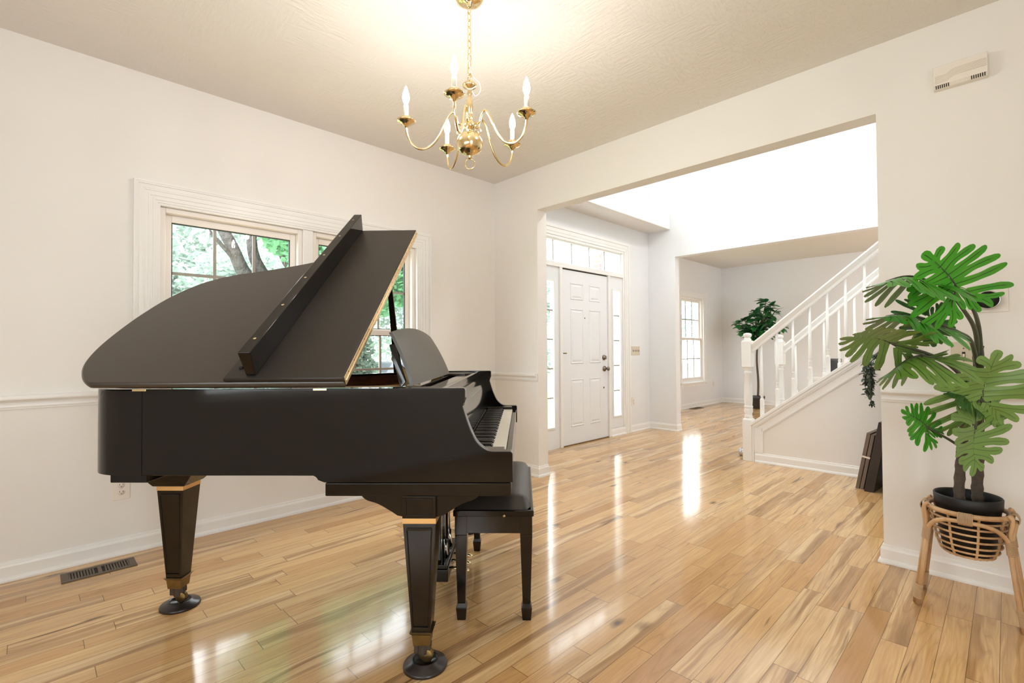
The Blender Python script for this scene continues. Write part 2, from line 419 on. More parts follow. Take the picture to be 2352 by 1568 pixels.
# ------------------------------------------------------------------ room shell
H = 2.74; LX = -3.486; BY = 3.204; WT = 0.125
FY = BY+WT; FX = -3.60; LRY = 6.29; LRX = -4.25; LRB = 10.42
OXL, OXR, OZ = -2.926, -0.475, 2.373      # opening into the foyer
SXL, SZ = -3.19, 2.39                      # opening into the living room
RX, RY = 1.75, -1.75
struct(box('floor', (-4.6, -2.2, -0.12), (3.2, 10.7, 0.0), M['floor']))
def wall(name, boxes, mat):
    mb = MB()
    for a, b in boxes: mb.box(a, b)
    return struct(mb.build(name, mat))
W1Y0, W1Y1, W1Z0, W1Z1 = 0.521, 2.323, 0.62, 2.0
wall('wall_left', [((LX-.16, -1.9, 0), (LX, W1Y0, H)), ((LX-.16, W1Y1, 0), (LX, FY, H)), ((LX-.16, W1Y0, 0), (LX, W1Y1, W1Z0)), ((LX-.16, W1Y0, W1Z1), (LX, W1Y1, H))], M['wall'])
wall('wall_back', [((LX, BY, 0), (OXL, FY, H)), ((OXL, BY, OZ), (OXR, FY, H)), ((OXR, BY, 0), (RX, FY, H))], M['wall'])
wall('wall_right', [((RX, -1.9, 0), (RX+.15, -.7, H)), ((RX, .3, 0), (RX+.15, FY, H)), ((RX, -.7, 0), (RX+.15, .3, .25)), ((RX, -.7, 2.15), (RX+.15, .3, H))], M['wall'])
wall('wall_rear', [((LX, RY-.15, 0), (-1.6, RY, H)), ((1.2, RY-.15, 0), (RX, RY, H)), ((-1.6, RY-.15, 0), (1.2, RY, .76)), ((-1.6, RY-.15, 1.56), (1.2, RY, H))], M['wall'])
struct(box('ceiling', (LX-.16, -1.9, H), (RX+.15, FY, H+.1), M['ceiling']))
# foyer
wall('wall_foyer_front', [((FX-.15, FY, 0), (FX, 3.97, 5.3)), ((FX-.15, 5.66, 0), (FX, LRY, 5.3)), ((FX-.15, 3.97, 2.43), (FX, 5.66, 3.2)), ((FX-.15, 3.97, 4.8), (FX, 5.66, 5.3)), ((FX-.15, 3.97, 3.2), (FX, 4.05, 4.8))], M['wall_white'])
wall('wall_foyer_back', [((LRX-.15, LRY, 0), (SXL, LRY+.12, 5.3)), ((SXL, LRY, SZ), (3.2, LRY+.12, 5.3))], M['wall_white'])
wall('wall_foyer_upper', [((FX-.15, BY, H+.1), (1.35, FY, 5.3))], M['wall_white'])
wall('wall_foyer_right', [((1.2, FY, 0), (1.35, LRY, 5.3))], M['wall_white'])
struct(box('ceiling_foyer', (FX-.15, BY, 5.3), (1.35, LRY+.12, 5.4), M['wall_white']))
# the plant ledge over the front door
led = MB(); led.box((FX, FY, 2.785), (-3.256, LRY, 3.07)); struct(led.build('ceiling_ledge', M['wall_white']))
struct(box('ceiling_ledge_soffit', (FX, FY, 2.775), (-3.256, LRY, 2.785), M['ceiling']))
# living room
LW0, LW1, LZ0, LZ1 = 8.60, 9.53, 0.50, 2.11
wall('wall_living_front', [((LRX-.15, LRY+.12, 0), (LRX, 6.8, 2.82)), ((LRX-.15, 7.7, 0), (LRX, LW0, 2.82)), ((LRX-.15, LW1, 0), (LRX, LRB, 2.82)),
      ((LRX-.15, LW0, 0), (LRX, LW1, LZ0)), ((LRX-.15, LW0, LZ1), (LRX, LW1, 2.82)), ((LRX-.15, 6.8, 0), (LRX, 7.7, .5)), ((LRX-.15, 6.8, 2.1), (LRX, 7.7, 2.82))], M['wall_white'])
wall('wall_living_back', [((LRX-.15, LRB, 0), (3.2, LRB+.15, 2.82))], M['wall_white'])
wall('wall_living_right', [((3.05, LRY+.12, 0), (3.2, LRB, 2.82))], M['wall_white'])
struct(box('ceiling_living', (LRX-.15, LRY+.12, 2.82), (3.2, LRB+.15, 2.92), M['ceiling']))

# baseboards and chair rails
BB = [(0, 0), (.024, 0), (.024, .008), (.02, .018), (.013, .022), (.013, .07), (.011, .078), (.007, .083), (.006, .092), (0, .095)]
CR = [(0, -.072), (.009, -.07), (.010, -.060), (.018, -.058), (.018, -.047), (.014, -.046), (.016, -.036), (.024, -.027), (.040, -.022), (.042, -.016), (.042, -.004), (.038, 0), (0, 0)]
def run(name, prof, path, z=0.0):
    # the wall lies to the right of travel, the profile projects to the left
    return struct(moulding(prof, [(x, y, z) for x, y in path]).build(name, M['trim']))
def rev(p): return p[::-1]
run('baseboard_left', BB, [(OXL, FY), (OXL, BY), (LX, BY), (LX, RY)])
run('baseboard_back', BB, [(RX, RY), (RX, BY), (OXR, BY), (OXR, FY)])
run('baseboard_foyer', BB, [(SXL, LRY+.12), (SXL, LRY), (FX, LRY), (FX, 5.785)])
run('baseboard_sidelight', BB, [(FX+.0, 5.655), (FX+.0, 5.32)])
run('baseboard_foyer_near', BB, [(FX, 3.84), (FX, FY), (OXL, FY)])
run('baseboard_living', BB, [(3.05, LRB), (LRX, LRB), (LRX, LRY+.12), (SXL, LRY+.12)])
CZ = 0.9127
run('trim_1', CR, [(OXL-.006, BY), (LX, BY), (LX, W1Y1+.115)], CZ)
run('trim_3', CR, [(LX, W1Y0-.115), (LX, RY)], CZ)
run('trim_2', CR, [(RX, 1.7), (RX, BY), (OXR+.004, BY)], CZ)
run('trim_4', CR, [(LX, RY), (RX, RY)], CZ)
run('baseboard_rear', BB, [(LX, RY), (RX, RY)])

# ------------------------------------------------------------------ windows
def casing_frame(mb, x, sgn, y0, y1, z0, z1, w, steps):
    """picture-frame casing on a wall plane at x, steps = [(from, to, thickness)] as fractions of w, 0 = opening edge"""
    for a, b, d in steps:
        a *= w; b *= w
        mb.box((x, y0-b, z0-b), (x+sgn*d, y0-a, z1+b)); mb.box((x, y1+a, z0-b), (x+sgn*d, y1+b, z1+b))
        mb.box((x, y0-a, z1+a), (x+sgn*d, y1+a, z1+b)); mb.box((x, y0-a, z0-b), (x+sgn*d, y1+a, z0-a))
STEPS = [(0, .12, .012), (.12, .2, .017), (.2, .32, .013), (.32, .4, .018), (.4, .55, .015), (.55, .63, .02), (.63, .82, .022), (.82, .9, .03), (.9, 1, .034)]
def hung_unit(root, xg, y0, y1, z0, z1, zm, nv, nh, fw=.045, munt=True, dark=True):
    """one double-hung unit: frame, two sashes, glass, muntins"""
    fr = MB(); t = .03
    fr.rings(xg-.05, xg+.05, y0, y1, z0, z1, t)
    fr.build('window_frame', M['vinyl'], root, .003)
    for lo, hi, dx, nm in ((zm-.02, z1-t, -.012, 'upper'), (z0+t, zm+.02, .02, 'lower')):
        s = MB(); a, b = y0+t, y1-t; X0, X1 = xg+dx-.016, xg+dx+.016
        s.rings(X0, X1, a, b, lo, hi, fw-.008, fw, fw)
        sash = s.build('sash', M['vinyl'], root, .003)
        ya, yb, za, zb = a+fw-.008, b-fw+.008, lo+fw, hi-fw
        if dark:
            d = MB(); e = .005
            d.rings(X0+.008, X1-.004, ya-.0005, yb+.0005, za-.0005, zb+.0005, e)
            d.build('glazing_gasket', M['rubber'], sash)
        g = MB(); gx = xg+dx; g.box((gx-.002, ya-.004, za-.004), (gx+.002, yb+.004, zb+.004)); g.build('pane', M['glass'], sash)
        if munt:
            q = MB(); mw = .009
            for k in range(1, nv): yy = ya+(yb-ya)*k/nv; q.box((gx-.006, yy-mw, za), (gx+.006, yy+mw, zb))
            for k in range(1, nh): zz = za+(zb-za)*k/nh; q.box((gx-.0058, ya, zz-mw), (gx+.0058, yb, zz+mw))
            q.build('muntin_grid', M['muntin'], sash)
M['muntin'] = plain('grey_white_grille', (158, 152, 144), 0.4, var=0.01)
w1 = sroot('window_1', (0, 0, 0))
cs = MB(); casing_frame(cs, LX, 1, W1Y0, W1Y1, W1Z0, W1Z1, .115, STEPS); cs.build('casing', M['trim'], w1)
jb = MB(); e = .014
jb.rings(LX-.162, LX+.006, W1Y0-.001, W1Y1+.001, W1Z0-.001, W1Z1+.001, e)
jb.build('jamb', M['trim'], w1)
box('mullion', (LX-.12, 1.368, W1Z0), (LX-.008, 1.438, W1Z1), M['trim'], w1, .003)
hung_unit(w1, LX-.075, W1Y0+e, 1.368, W1Z0+e, W1Z1-e, 1.272, 3, 2)
hung_unit(w1, LX-.075, 1.438, W1Y1-e, W1Z0+e, W1Z1-e, 1.272, 3, 2)
w2 = sroot('window_2')
cs = MB(); casing_frame(cs, LRX, 1, LW0, LW1, LZ0, LZ1, .095, [(0, .3, .012), (.3, .75, .016), (.75, 1, .024)]); cs.box((LRX, LW0-.11, LZ0-.04), (LRX+.05, LW1+.11, LZ0-.015)); cs.build('casing', M['trim'], w2)
hung_unit(w2, LRX-.07, LW0, LW1, LZ0, LZ1, 1.315, 3, 2, munt=True, dark=False)
w3 = sroot('living_fill_window')  # hidden window, added to let more light into the far room
cs = MB(); casing_frame(cs, LRX, 1, 6.8, 7.7, .5, 2.1, .085, [(0, .3, .012), (.3, .75, .016), (.75, 1, .024)]); cs.build('casing', M['trim'], w3)
hung_unit(w3, LRX-.07, 6.8, 7.7, .5, 2.1, 1.315, 3, 2, dark=False)
# upper foyer and right windows (daylight of the house), rear window added for fill
w4 = sroot('window_4'); fr = MB().rings(FX-.1, FX-.05, 4.05, 5.66, 3.2, 4.8, .05).box((FX-.09, 4.83, 3.25), (FX-.06, 4.88, 4.75))
fr.build('window_frame', M['vinyl'], w4); box('pane', (FX-.08, 4.09, 3.24), (FX-.076, 5.62, 4.76), M['glass'], w4)
w5 = sroot('window_5'); fr = MB().rings(RX+.04, RX+.1, -.7, .3, .25, 2.15, .06).box((RX+.045, -.23, .31), (RX+.095, -.17, 2.09))
fr.build('window_frame', M['vinyl'], w5); box('pane', (RX+.068, -.65, .3), (RX+.072, .25, 2.1), M['glass'], w5)

w9 = sroot('rear_fill_window'); fr = MB()  # unseen opening behind the camera, added as fill for the dining walls
for a, b in (((-1.6, RY-.1, .76), (-1.54, RY-.04, 1.56)), ((1.14, RY-.1, .76), (1.2, RY-.04, 1.56)), ((-1.54, RY-.1, 1.50), (1.14, RY-.04, 1.56)), ((-1.54, RY-.1, .76), (1.14, RY-.04, .82)), ((-.23, RY-.095, .82), (-.17, RY-.045, 1.50))): fr.box(a, b)
fr.build('window_frame', M['vinyl'], w9); box('pane', (-1.55, RY-.072, .81), (1.15, RY-.068, 1.51), M['glass'], w9)

# ------------------------------------------------------------------ front door, sidelights, transom
DX = -3.61
d1 = sroot('door_1')
D0, D1, DZ0, DZ1 = 4.362, 5.276, .012, 2.058
slab = MB(); slab.box((DX-.045, D0, DZ0), (DX, D1, DZ1)); slab.build('door_slab', M['door'], d1)
pn = MB(); rects = []
for y0, y1 in ((4.52, 4.765), (4.888, 5.115)):
    for z0, z1 in ((.215, .775), (.955, 1.61), (1.715, 1.915)):
        for a, d in ((0, .007), (.014, .003)):
            pass
        # raised field with a moulded border
        for (a, b, c, e2) in ((y0, y1, z1-.018, z1), (y0, y1, z0, z0+.018)): pn.prism([(DX, a, c), (DX+.008, a+.004, (c+e2)/2), (DX, a, e2)], (0, b-a, 0))
        for (a, b) in ((y0, y0+.018), (y1-.018, y1)): pn.prism([(DX, a, z0), (DX+.008, (a+b)/2, z0), (DX, b, z0)], (0, 0, z1-z0))
        a0, a1, b0, b1 = y0+.045, y1-.045, z0+.045, z1-.045
        pn.add([(DX, y0+.026, z0+.026), (DX, y1-.026, z0+.026), (DX, y1-.026, z1-.026), (DX, y0+.026, z1-.026), (DX+.006, a0, b0), (DX+.006, a1, b0), (DX+.006, a1, b1), (DX+.006, a0, b1)],
               [(0,1,5,4),(1,2,6,5),(2,3,7,6),(3,0,4,7),(4,5,6,7)])
pn.build('raised_panels', M['door'], d1)
for nm, (y, z), pr in (('deadbolt', (5.19, 1.02), [(0, 0), (.033, 0), (.033, .006), (.026, .016), (.014, .018), (.014, .03), (0, .03)]),
                       ('door_knob', (5.2, .88), [(0, 0), (.036, 0), (.036, .007), (.03, .014), (.012, .016), (.012, .045), (.022, .05), (.027, .06), (.024, .07), (.014, .076), (0, .077)]),
                       ('peephole', (4.80, 1.505), [(0, 0), (.008, 0), (.007, .004), (0, .004)]), ('chain_bumper', (5.185, .64), [(0, 0), (.012, 0), (.011, .006), (0, .008)])):
    k = MB().lathe(pr, 20, (DX, y, z), 'x').build(nm, M['nickel'], d1)
MB().box((DX+.014, 5.185, .998), (DX+.04, 5.196, 1.042)).build('thumb_turn', M['nickel'], d1, .002)
for z in (.29, 1.01, 1.83):
    hb = MB(); hb.lathe([(.0, -.05), (.006, -.05), (.006, .05), (0, .05)], 10, (DX+.006, D0-.004, z)); hb.box((DX-.002, D0-.012, z-.045), (DX+.002, D0+.012, z+.045)); hb.build('hinge', M['nickel'], d1)
MB().box((DX, D0+.005, 1.075), (DX+.05, D0+.03, 1.087)).build('door_stop', M['old_brass'], d1, .002)
box('threshold', (DX-.05, D0, 0), (DX+.012, D1, .012), M['old_brass'], d1)
box('weatherstrip', (DX-.04, D0, DZ1), (DX-.004, D1, DZ1+.016), M['rubber'], d1)
fr = MB()
for a, b in (((FX-.13, 4.312, 0), (FX+.012, 4.358, 2.072)), ((FX-.13, 5.28, 0), (FX+.012, 5.322, 2.072)), ((FX-.13, 4.0, 2.072), (FX+.014, 5.63, 2.125)), ((FX-.13, 3.97, 0), (FX+.004, 4.0, 2.43)), ((FX-.13, 5.63, 0), (FX+.004, 5.66, 2.43)), ((FX-.13, 4.0, 2.405), (FX+.004, 5.63, 2.43))): fr.box(a, b)
fr.build('frame', M['trim'], d1, .003)
cs = MB()
for a, b, d in ((0, .3, .012), (.3, .7, .016), (.7, 1, .024)):
    w = .115
    cs.box((FX, 5.66+a*w, 0), (FX+d, 5.66+b*w, 2.43+b*w)); cs.box((FX, 3.97-b*w, 0), (FX+d, 3.97-a*w, 2.43+b*w)); cs.box((FX, 3.97-a*w, 2.43+a*w), (FX+d, 5.66+a*w, 2.43+b*w))
cs.build('casing', M['trim'], d1)
def sidelight(name, y0, y1, g0, g1, gz0, gz1):
    r = sroot(name); q = MB()
    q.box((DX-.05, y0, .0), (DX, g0, 2.075)); q.box((DX-.05, g1, .0), (DX, y1, 2.075)); q.box((DX-.05, g0, 0), (DX, g1, gz0)); q.box((DX-.05, g0, gz1), (DX, g1, 2.075))
    q.build('sidelight_panel', M['door'], r)
    q = MB().rings(DX-.004, DX+.012, g0-.016, g1+.016, gz0-.016, gz1+.016, .02)
    q.build('glass_stop', M['trim'], r, .003)
    q = MB()
    for k in range(1, 5): z = gz0+(gz1-gz0)*k/5; q.box((DX-.03, g0, z-.008), (DX-.012, g1, z+.008))
    q.build('muntin_grid', M['muntin'], r)
    box('pane', (DX-.024, g0-.003, gz0-.003), (DX-.02, g1+.003, gz1+.003), M['glass'], r)
sidelight('window_6', 5.322, 5.63, 5.398, 5.566, .255, 1.893)
sidelight('window_7', 4.0, 4.312, 4.05, 4.217, .245, 1.905)
w9 = sroot('window_8'); q = MB().rings(DX-.06, DX-.02, 4.0, 5.63, 2.125, 2.405, .022, .02, .015)
q.build('window_frame', M['trim'], w9)
q = MB()
for y in (4.258, 4.601, 4.948, 5.275): q.box((DX-.048, y-.007, 2.13), (DX-.034, y+.007, 2.4))
q.build('muntin_grid', M['muntin'], w9); box('pane', (DX-.043, 4.01, 2.13), (DX-.039, 5.62, 2.4), M['glass'], w9)

# ------------------------------------------------------------------ grand piano (local: x towards the keyboard, y away from the bass side)
PA = R(44.2534); PO = (-1.20372, 1.18482, 0)
piano = thing('grand_piano', 'glossy black baby grand piano with its lid propped open on three tapered legs', 'piano', PO, PA)
RT_, RB_, KB_ = 0.994, 0.692, 0.62
PW_ = 1.44
plan = [(-1.30, 0), (-1.40, .004), (-1.475, .03), (-1.53, .085), (-1.565, .16), (-1.583, .28), (-1.578, .46), (-1.545, .63), (-1.48, .755), (-1.38, .835), (-1.22, .895), (-1.02, .99), (-.84, 1.13), (-.70, 1.29), (-.58, 1.39), (-.44, 1.43), (-.30, PW_)]
pc = [Vector((p[0], p[1], 0)) for p in catmull([(*p, 0) for p in plan], 6)]
def offs(path, d):
    out = []; n = len(path)
    for i, p in enumerate(path):
        a = path[max(0, i-1)]; b = path[min(n-1, i+1)]; t = (b-a).normalized(); out.append(p+Vector((-t.y, t.x, 0))*d)
    return out
# travel runs from the bass side round the tail to the treble side: outside lies to the left
th_ = .045
inner = offs(pc, -th_); inner[0].y = th_; inner[-1].y = PW_-th_
def arc_pts(c, r, a0, a1, n=8): return [(c[0]+r*math.cos(R(a0+(a1-a0)*k/n)), c[1]+r*math.sin(R(a0+(a1-a0)*k/n))) for k in range(n+1)]
arm = [(0, .668), (0, .768), (-.006, .774)] + [(p.x, p.y) for p in catmull([(-.05, .774, 0), (-.088, .778, 0), (-.122, .805, 0), (-.143, .845, 0), (-.158, .885, 0), (-.172, .930, 0)], 5)] + [(-.168, .945), (-.163, .957), (-.163, .988), (-.169, RT_)]
arm_far = arm + [(-.30, RT_), (-.30, .668)]
arm_near = arm + [(-1.30, RT_), (-1.30, RB_)] + [(-.70, RB_)] + arc_pts((-.70, .668), .024, 90, 20, 5) + [(-.655, .668)]
rim = MB()
rim.prism([(x, 0, z) for x, z in arm_near], (0, th_, 0))
rim.prism([(x, PW_-th_, z) for x, z in arm_far], (0, th_, 0))
rows = []
for o, i in zip(pc, inner): rows.append([(o.x, o.y, RB_), (o.x, o.y, RT_-.004), (o.x*.999+i.x*.001, o.y*.9+i.y*.1, RT_), (i.x, i.y, RT_), (i.x, i.y, RB_), (o.x, o.y, RB_)])
rim.grid(rows)
rim.build('rim', M['ebony'], piano, .0035, 3)
inn = MB(); i2 = offs(pc, -th_-.004); rows = [[(a.x, a.y, .70), (a.x, a.y, RT_-.012)] for a in i2]; inn.grid(rows); inn.build('inner_rim', M['mahogany'], piano)
sb = MB(); loop = [(-.36, th_+.01, .86)] + [(p.x, min(PW_-th_-.008, max(th_+.008, p.y)), .86) for p in offs(pc, -th_-.006) if p.x < -.37] + [(-.36, PW_-th_-.01, .86)]
sb.prism(loop, (0, 0, .012)); sb.build('soundboard', M['spruce'], piano)
pl = MB(); pin = [p for p in pc if p.x < -.52]; lp = [(p.x, p.y) for p in offs(pin, -th_-.10)]; o2 = [(p.x, p.y) for p in offs(pin, -th_-.012)]
rows = [[(a[0], a[1], .925), (b[0], b[1], .925)] for a, b in zip(o2, lp)]; pl.grid(rows); pl.box((-.62, .06, .91), (-.51, PW_-.08, .925))
for y in (.35, .62, .9): pl.box((-1.35 if y < .8 else -1.05, y-.015, .915), (-.6, y+.015, .935))
pl.build('iron_plate', M['gold_plate'], piano)
kb = MB(); kb.box((-.653, .002, KB_), (-.006, PW_-.002, .6665)); kb.build('keybed', M['ebony'], piano, .004)
box('pinblock', (-.50, .05, .86), (-.36, PW_-.05, .955), M['darkwood'], piano)
# tail beam and blocks
box('tail_beam', (-1.422, .012, .664), (-1.29, .6, .70), M['ebony'], piano, .003)
# keyboard
ky = MB().box((-.20, .10, .69), (-.03, PW_-.10, .722)).build('keyboard', M['rubber'], piano)
for a, b in ((th_, th_+.058), (PW_-th_-.058, PW_-th_)): MB().box((-.19, a, .668), (-.03, b, .772)).build('key_block', M['ebony'], piano, .004)
box('key_slip', (-.026, th_, .668), (-.004, PW_-th_, .752), M['ebony'], piano, .003)
k0 = th_+.058+.0015; kw = (PW_-2*(th_+.058)-.003)/52
wk = None; bk = None
for i in range(52):
    if wk is None: wk = o = MB().box((-.178, 0, .722), (-.0275, kw-.0009, .757)).build('white_key', M['ivory'], ky, .0012)
    else: o = wk.copy(); COL.objects.link(o); o.parent = ky
    o.location = (0, k0+i*kw, 0)
for i in range(51):
    if (i % 7) in (0, 2, 3, 5, 6):        # a-sharp, c-sharp ...
        if bk is None:
            q = MB(); q.add([(-.176, 0, .757), (-.078, 0, .757), (-.078, .0125, .757), (-.176, .0125, .757), (-.176, .0015, .769), (-.086, .0015, .7685), (-.086, .011, .7685), (-.176, .011, .769)], [(0,3,2,1),(4,5,6,7),(0,1,5,4),(1,2,6,5),(2,3,7,6),(3,0,4,7)])
            bk = o = q.build('black_key', M['black_key'], ky, .001)
        else: o = bk.copy(); COL.objects.link(o); o.parent = ky
        o.location = (0, k0+(i+1)*kw-.0063, 0)
fb = MB(); prof = [(-.184, .758), (-.183, .80), (-.187, .85), (-.194, .895), (-.205, .925), (-.222, .945), (-.24, .95), (-.245, .94), (-.21, .90), (-.20, .85), (-.198, .758)]
fb.prism([(x, th_+.002, z) for x, z in prof], (0, PW_-2*th_-.004, 0)); fb.build('fallboard', M['ebony'], piano, .002)
st = MB(); st.box((-.262, th_+.001, .93), (-.243, PW_-th_-.001, .987)); st.build('front_rail', M['ebony'], piano, .003)
# music shelf and desk
sh = MB(); sh.box((-.345, .06, .966), (-.285, PW_-.06, .976)); sh.box((-.47, .06, .966), (-.40, PW_-.06, .974)); sh.build('desk_rails', M['ebony'], piano, .002)
for y0, y1, sg in ((.055, .20, 1), (PW_-.20, PW_-.055, -1)):
    q = MB(); yc = (y0+y1)/2; pts = [(-.52, y0), (-.52, y1), (-.31, y1)] + [(-.31+.055*math.sin(PI*k/8)*1.0, y1-(y1-y0)*k/8) for k in range(1, 8)] + [(-.31, y0)]
    q.prism([(x, y, .974) for x, y in pts][::-1], (0, 0, .011)); q.build('lamp_shelf', M['satin'], piano, .002)
dk = MB(); rows = []; back = []
NB = 16
for i in range(11):
    s = i/10; row = []; rb = []
    xx = -.400 - .058*s - .034*s*s; zz = .985+.216*s
    for k in range(NB+1):
        q = k/NB; ya, yb = .25+.025*s, 1.225-.11*s; y = ya+(yb-ya)*q; lift = .03*s*s*(1-(2*q-1)**2)
        row.append((xx, y, zz+lift)); rb.append((xx-.012, y, zz+lift-.004))
    rows.append(row); back.append(rb)
dk.grid(rows); dk.grid([r[::-1] for r in back])
ring = [r[0] for r in rows]+rows[-1][1:]+[r[-1] for r in rows[::-1]][1:]+rows[0][::-1][1:-1]; ringb = [r[0] for r in back]+back[-1][1:]+[r[-1] for r in back[::-1]][1:]+back[0][::-1][1:-1]
dk.grid([ring+ring[:1], ringb+ringb[:1]], smooth=False)
desk = dk.build('music_desk', M['satin'], piano)
for y in (.42, 1.06):
    q = MB(); q.prism([(-.408, y, .976), (-.53, y, 1.10), (-.535, y, 1.09), (-.47, y, .976)], (0, .018, 0)); q.lathe([(0, 0), (.007, 0), (.007, .03), (0, .03)], 8, (-.42, y-.006, .992), 'y')
    q.build('desk_hinge', M['old_brass'], desk)
q = MB(); q.prism([(-.45, .245, .976), (-.43, .245, 1.0), (-.480, .265, 1.15), (-.50, .265, 1.15)], (0, .02, 0)); q.build('desk_strut', M['ebony'], desk); q = MB(); q.prism([(-.45, 1.17, .976), (-.43, 1.17, 1.0), (-.480, 1.13, 1.15), (-.50, 1.13, 1.15)], (0, .02, 0)); q.build('desk_strut', M['ebony'], desk)
# lid, folded front flap, lip, long hinge
LT = R(34.4)
lm = Matrix.Translation((0, -.012, .9935)) @ Matrix.Rotation(LT, 4, 'X')
lo_ = offs(pc, .024)
lid_loop = [(-.575, -.0)] + [(-1.28, 0.0)] + [(p.x, max(p.y, 0.0)) for p in lo_[4:] if p.x < -.60] + [(-.575, 1.40)]
def slab_(loop, z0, z1, rnd):
    mb = MB(); n = len(loop); P = [Vector((x, y, 0)) for x, y in loop]; rows = []
    c = sum(P, Vector())/n
    lv = [(rnd, 0), (rnd*.3, (z1-z0)*.12), (0, (z1-z0)*.4), (0, (z1-z0)*.6), (rnd*.3, (z1-z0)*.88), (rnd, z1-z0)]
    for ins, dz in lv:
        row = []
        for i in range(n):
            a, p, b = P[i-1], P[i], P[(i+1) % n]
            d1_, d2_ = (p-a).normalized(), (b-p).normalized(); t = (d1_+d2_).normalized() if (d1_+d2_).length > 1e-4 else d1_
            nn = Vector((-t.y, t.x, 0)); k = 1/max(.5, abs(nn.dot(Vector((-d1_.y, d1_.x, 0)))))
            row.append(p+nn*ins*k*SGN+Vector((0, 0, z0+dz)))
        rows.append(row+row[:1])
    mb.grid(rows)
    o = len(mb.v); mb.v += [tuple(p) for p in rows[0][:-1]]; mb.f.append(tuple(range(o, o+n)))
    o = len(mb.v); mb.v += [tuple(p) for p in rows[-1][:-1]]; mb.f.append(tuple(range(o, o+n))[::-1])
    return mb
SGN = -1   # loop runs clockwise seen from above: the inside lies to the right
lid = slab_(lid_loop, 0.003, .028, .008).xf(lm).build('lid', M['satin'], piano)
flap_loop = [(-.575, .0), (-.99, .0), (-.99, 1.40), (-.575, 1.40)]
flap = slab_(flap_loop, .029, .047, .004).xf(lm).build('front_flap', M['flap'], piano)
lip = MB().prism([(-.915, .015, .047), (-.882, .015, .047), (-.872, .015, .145), (-.915, .015, .145)], (0, 1.375, 0)).xf(lm).build('flap_lip', M['ebony'], flap, .003)
for i in range(6): MB().lathe([(0, 0), (.0055, 0), (.0055, .0012), (0, .0016)], 12, (-.894, .10+.24*i, .145)).xf(lm).build('screw', M['brass'], lip)
MB().lathe([(0, 0), (.008, 0), (.007, .006), (0, .007)], 14, (-.953, .06, .047)).xf(lm).build('bumper', M['rubber'], flap)
hg = MB(); hg.box((-.5752, .01, .0305), (-.5725, 1.395, .043)); hg.box((-.5752, .01, .011), (-.5725, 1.395, .0265)); hg.tube([(-.5715, .01, .0285), (-.5715, 1.395, .0285)], .004, 8)
hg.xf(lm).build('flap_hinge', plain('pale_piano_hinge', (244, 220, 178), 0.35, metal=0.7), lid)
sc_ = MB()
for i in range(20):
    for z in (.038, .019): sc_.lathe([(0, 0), (.003, 0), (.0025, .0008), (0, .001)], 8, (-.5724, .05+.069*i, z), 'x')
sc_.xf(lm).build('hinge_screw_heads', M['old_brass'], lid)
for x in (-1.31, -.67): MB().box((x-.024, -.0025, .987), (x+.024, .006, .9945)).build('lid_hinge', M['brass'], piano, .001)
pr = MB(); B0 = Vector((-.742, 1.36, .965)); T0 = Vector((-.735, 1.06, 1.715))
for f0, f1, w0, w1_ in ((0, .35, .026, .019), (.35, 1, .019, .009)):
    a, b = B0.lerp(T0, f0), B0.lerp(T0, f1)
    pr.add([a+Vector((sx*w0, sy*.008, 0)) for sx, sy in ((-1, -1), (1, -1), (1, 1), (-1, 1))]+[b+Vector((sx*w1_, sy*.008, 0)) for sx, sy in ((-1, -1), (1, -1), (1, 1), (-1, 1))], [(0,3,2,1),(4,5,6,7),(0,1,5,4),(1,2,6,5),(2,3,7,6),(3,0,4,7)])
prop = pr.build('lid_prop', M['ebony'], piano, .002)
MB().lathe([(0, 0), (.013, 0), (.013, .03), (0, .03)], 12, (-.742, 1.345, .965), 'y').build('prop_bracket', M['old_brass'], prop)
# legs
def piano_leg(cx, cyy, corner):
    lg = MB(); lg.taper((cx, cyy, .13), .033, (cx, cyy, .523), .0575)
    leg = lg.build('leg', M['legwood'], piano, .002)
    q = MB()
    for s_ in (-1, 1):          # recessed panel mouldings on the two wide faces
        for xa, za, xb, zb in ((-.043, .50, .043, .508), (-.026, .15, .026, .156)): q.box((cx+xa, cyy+s_*(.0575 if za > .3 else .0365)-.003, za), (cx+xb, cyy+s_*(.0575 if za > .3 else .0365)+.001*s_, zb))
        for sx in (-1, 1):
            q.add([(cx+sx*.043-.002, cyy+s_*.0566, .505), (cx+sx*.043+.002, cyy+s_*.0566, .505), (cx+sx*.026+.002, cyy+s_*.0345, .153), (cx+sx*.026-.002, cyy+s_*.0345, .153), (cx+sx*.043, cyy+s_*.0595, .505), (cx+sx*.026, cyy+s_*.0375, .153)],
                  [(0, 3, 5, 4), (4, 5, 2, 1), (0, 4, 1), (3, 2, 5)])
    q.build('panel_moulding', M['legwood'], leg)
    box('brass_band', (cx-.0585, cyy-.0585, .523), (cx+.0585, cyy+.0585, .542), M['band'], leg, .001)
    f = MB(); f.taper((cx, cyy, .086), .029, (cx, cyy, .124), .0325); f.taper((cx, cyy, .124), .0325, (cx, cyy, .136), .041); f.build('ferrule', M['old_brass'], leg, .001)
    c = MB(); c.lathe([(0, .045), (.02, .045), (.022, .086), (0, .086)], 12, (cx, cyy, 0))
    c.box((cx-.03, cyy-.016, .05), (cx-.014, cyy+.016, .088)); c.box((cx+.002, cyy-.014, .062), (cx+.03, cyy+.014, .086))
    c.build('caster_fork', M['iron'], leg, .003)
    w = MB(); w.lathe([(0, -.012), (.02, -.012), (.024, -.008), (.024, .008), (.02, .012), (0, .012)], 18, (cx+.014, cyy, .0405), 'y'); w.build('caster_wheel', M['old_brass'], leg)
    return leg
piano_leg(-.326, .067, True); piano_leg(-.326, PW_-.067, True); piano_leg(-1.497, .466, False)
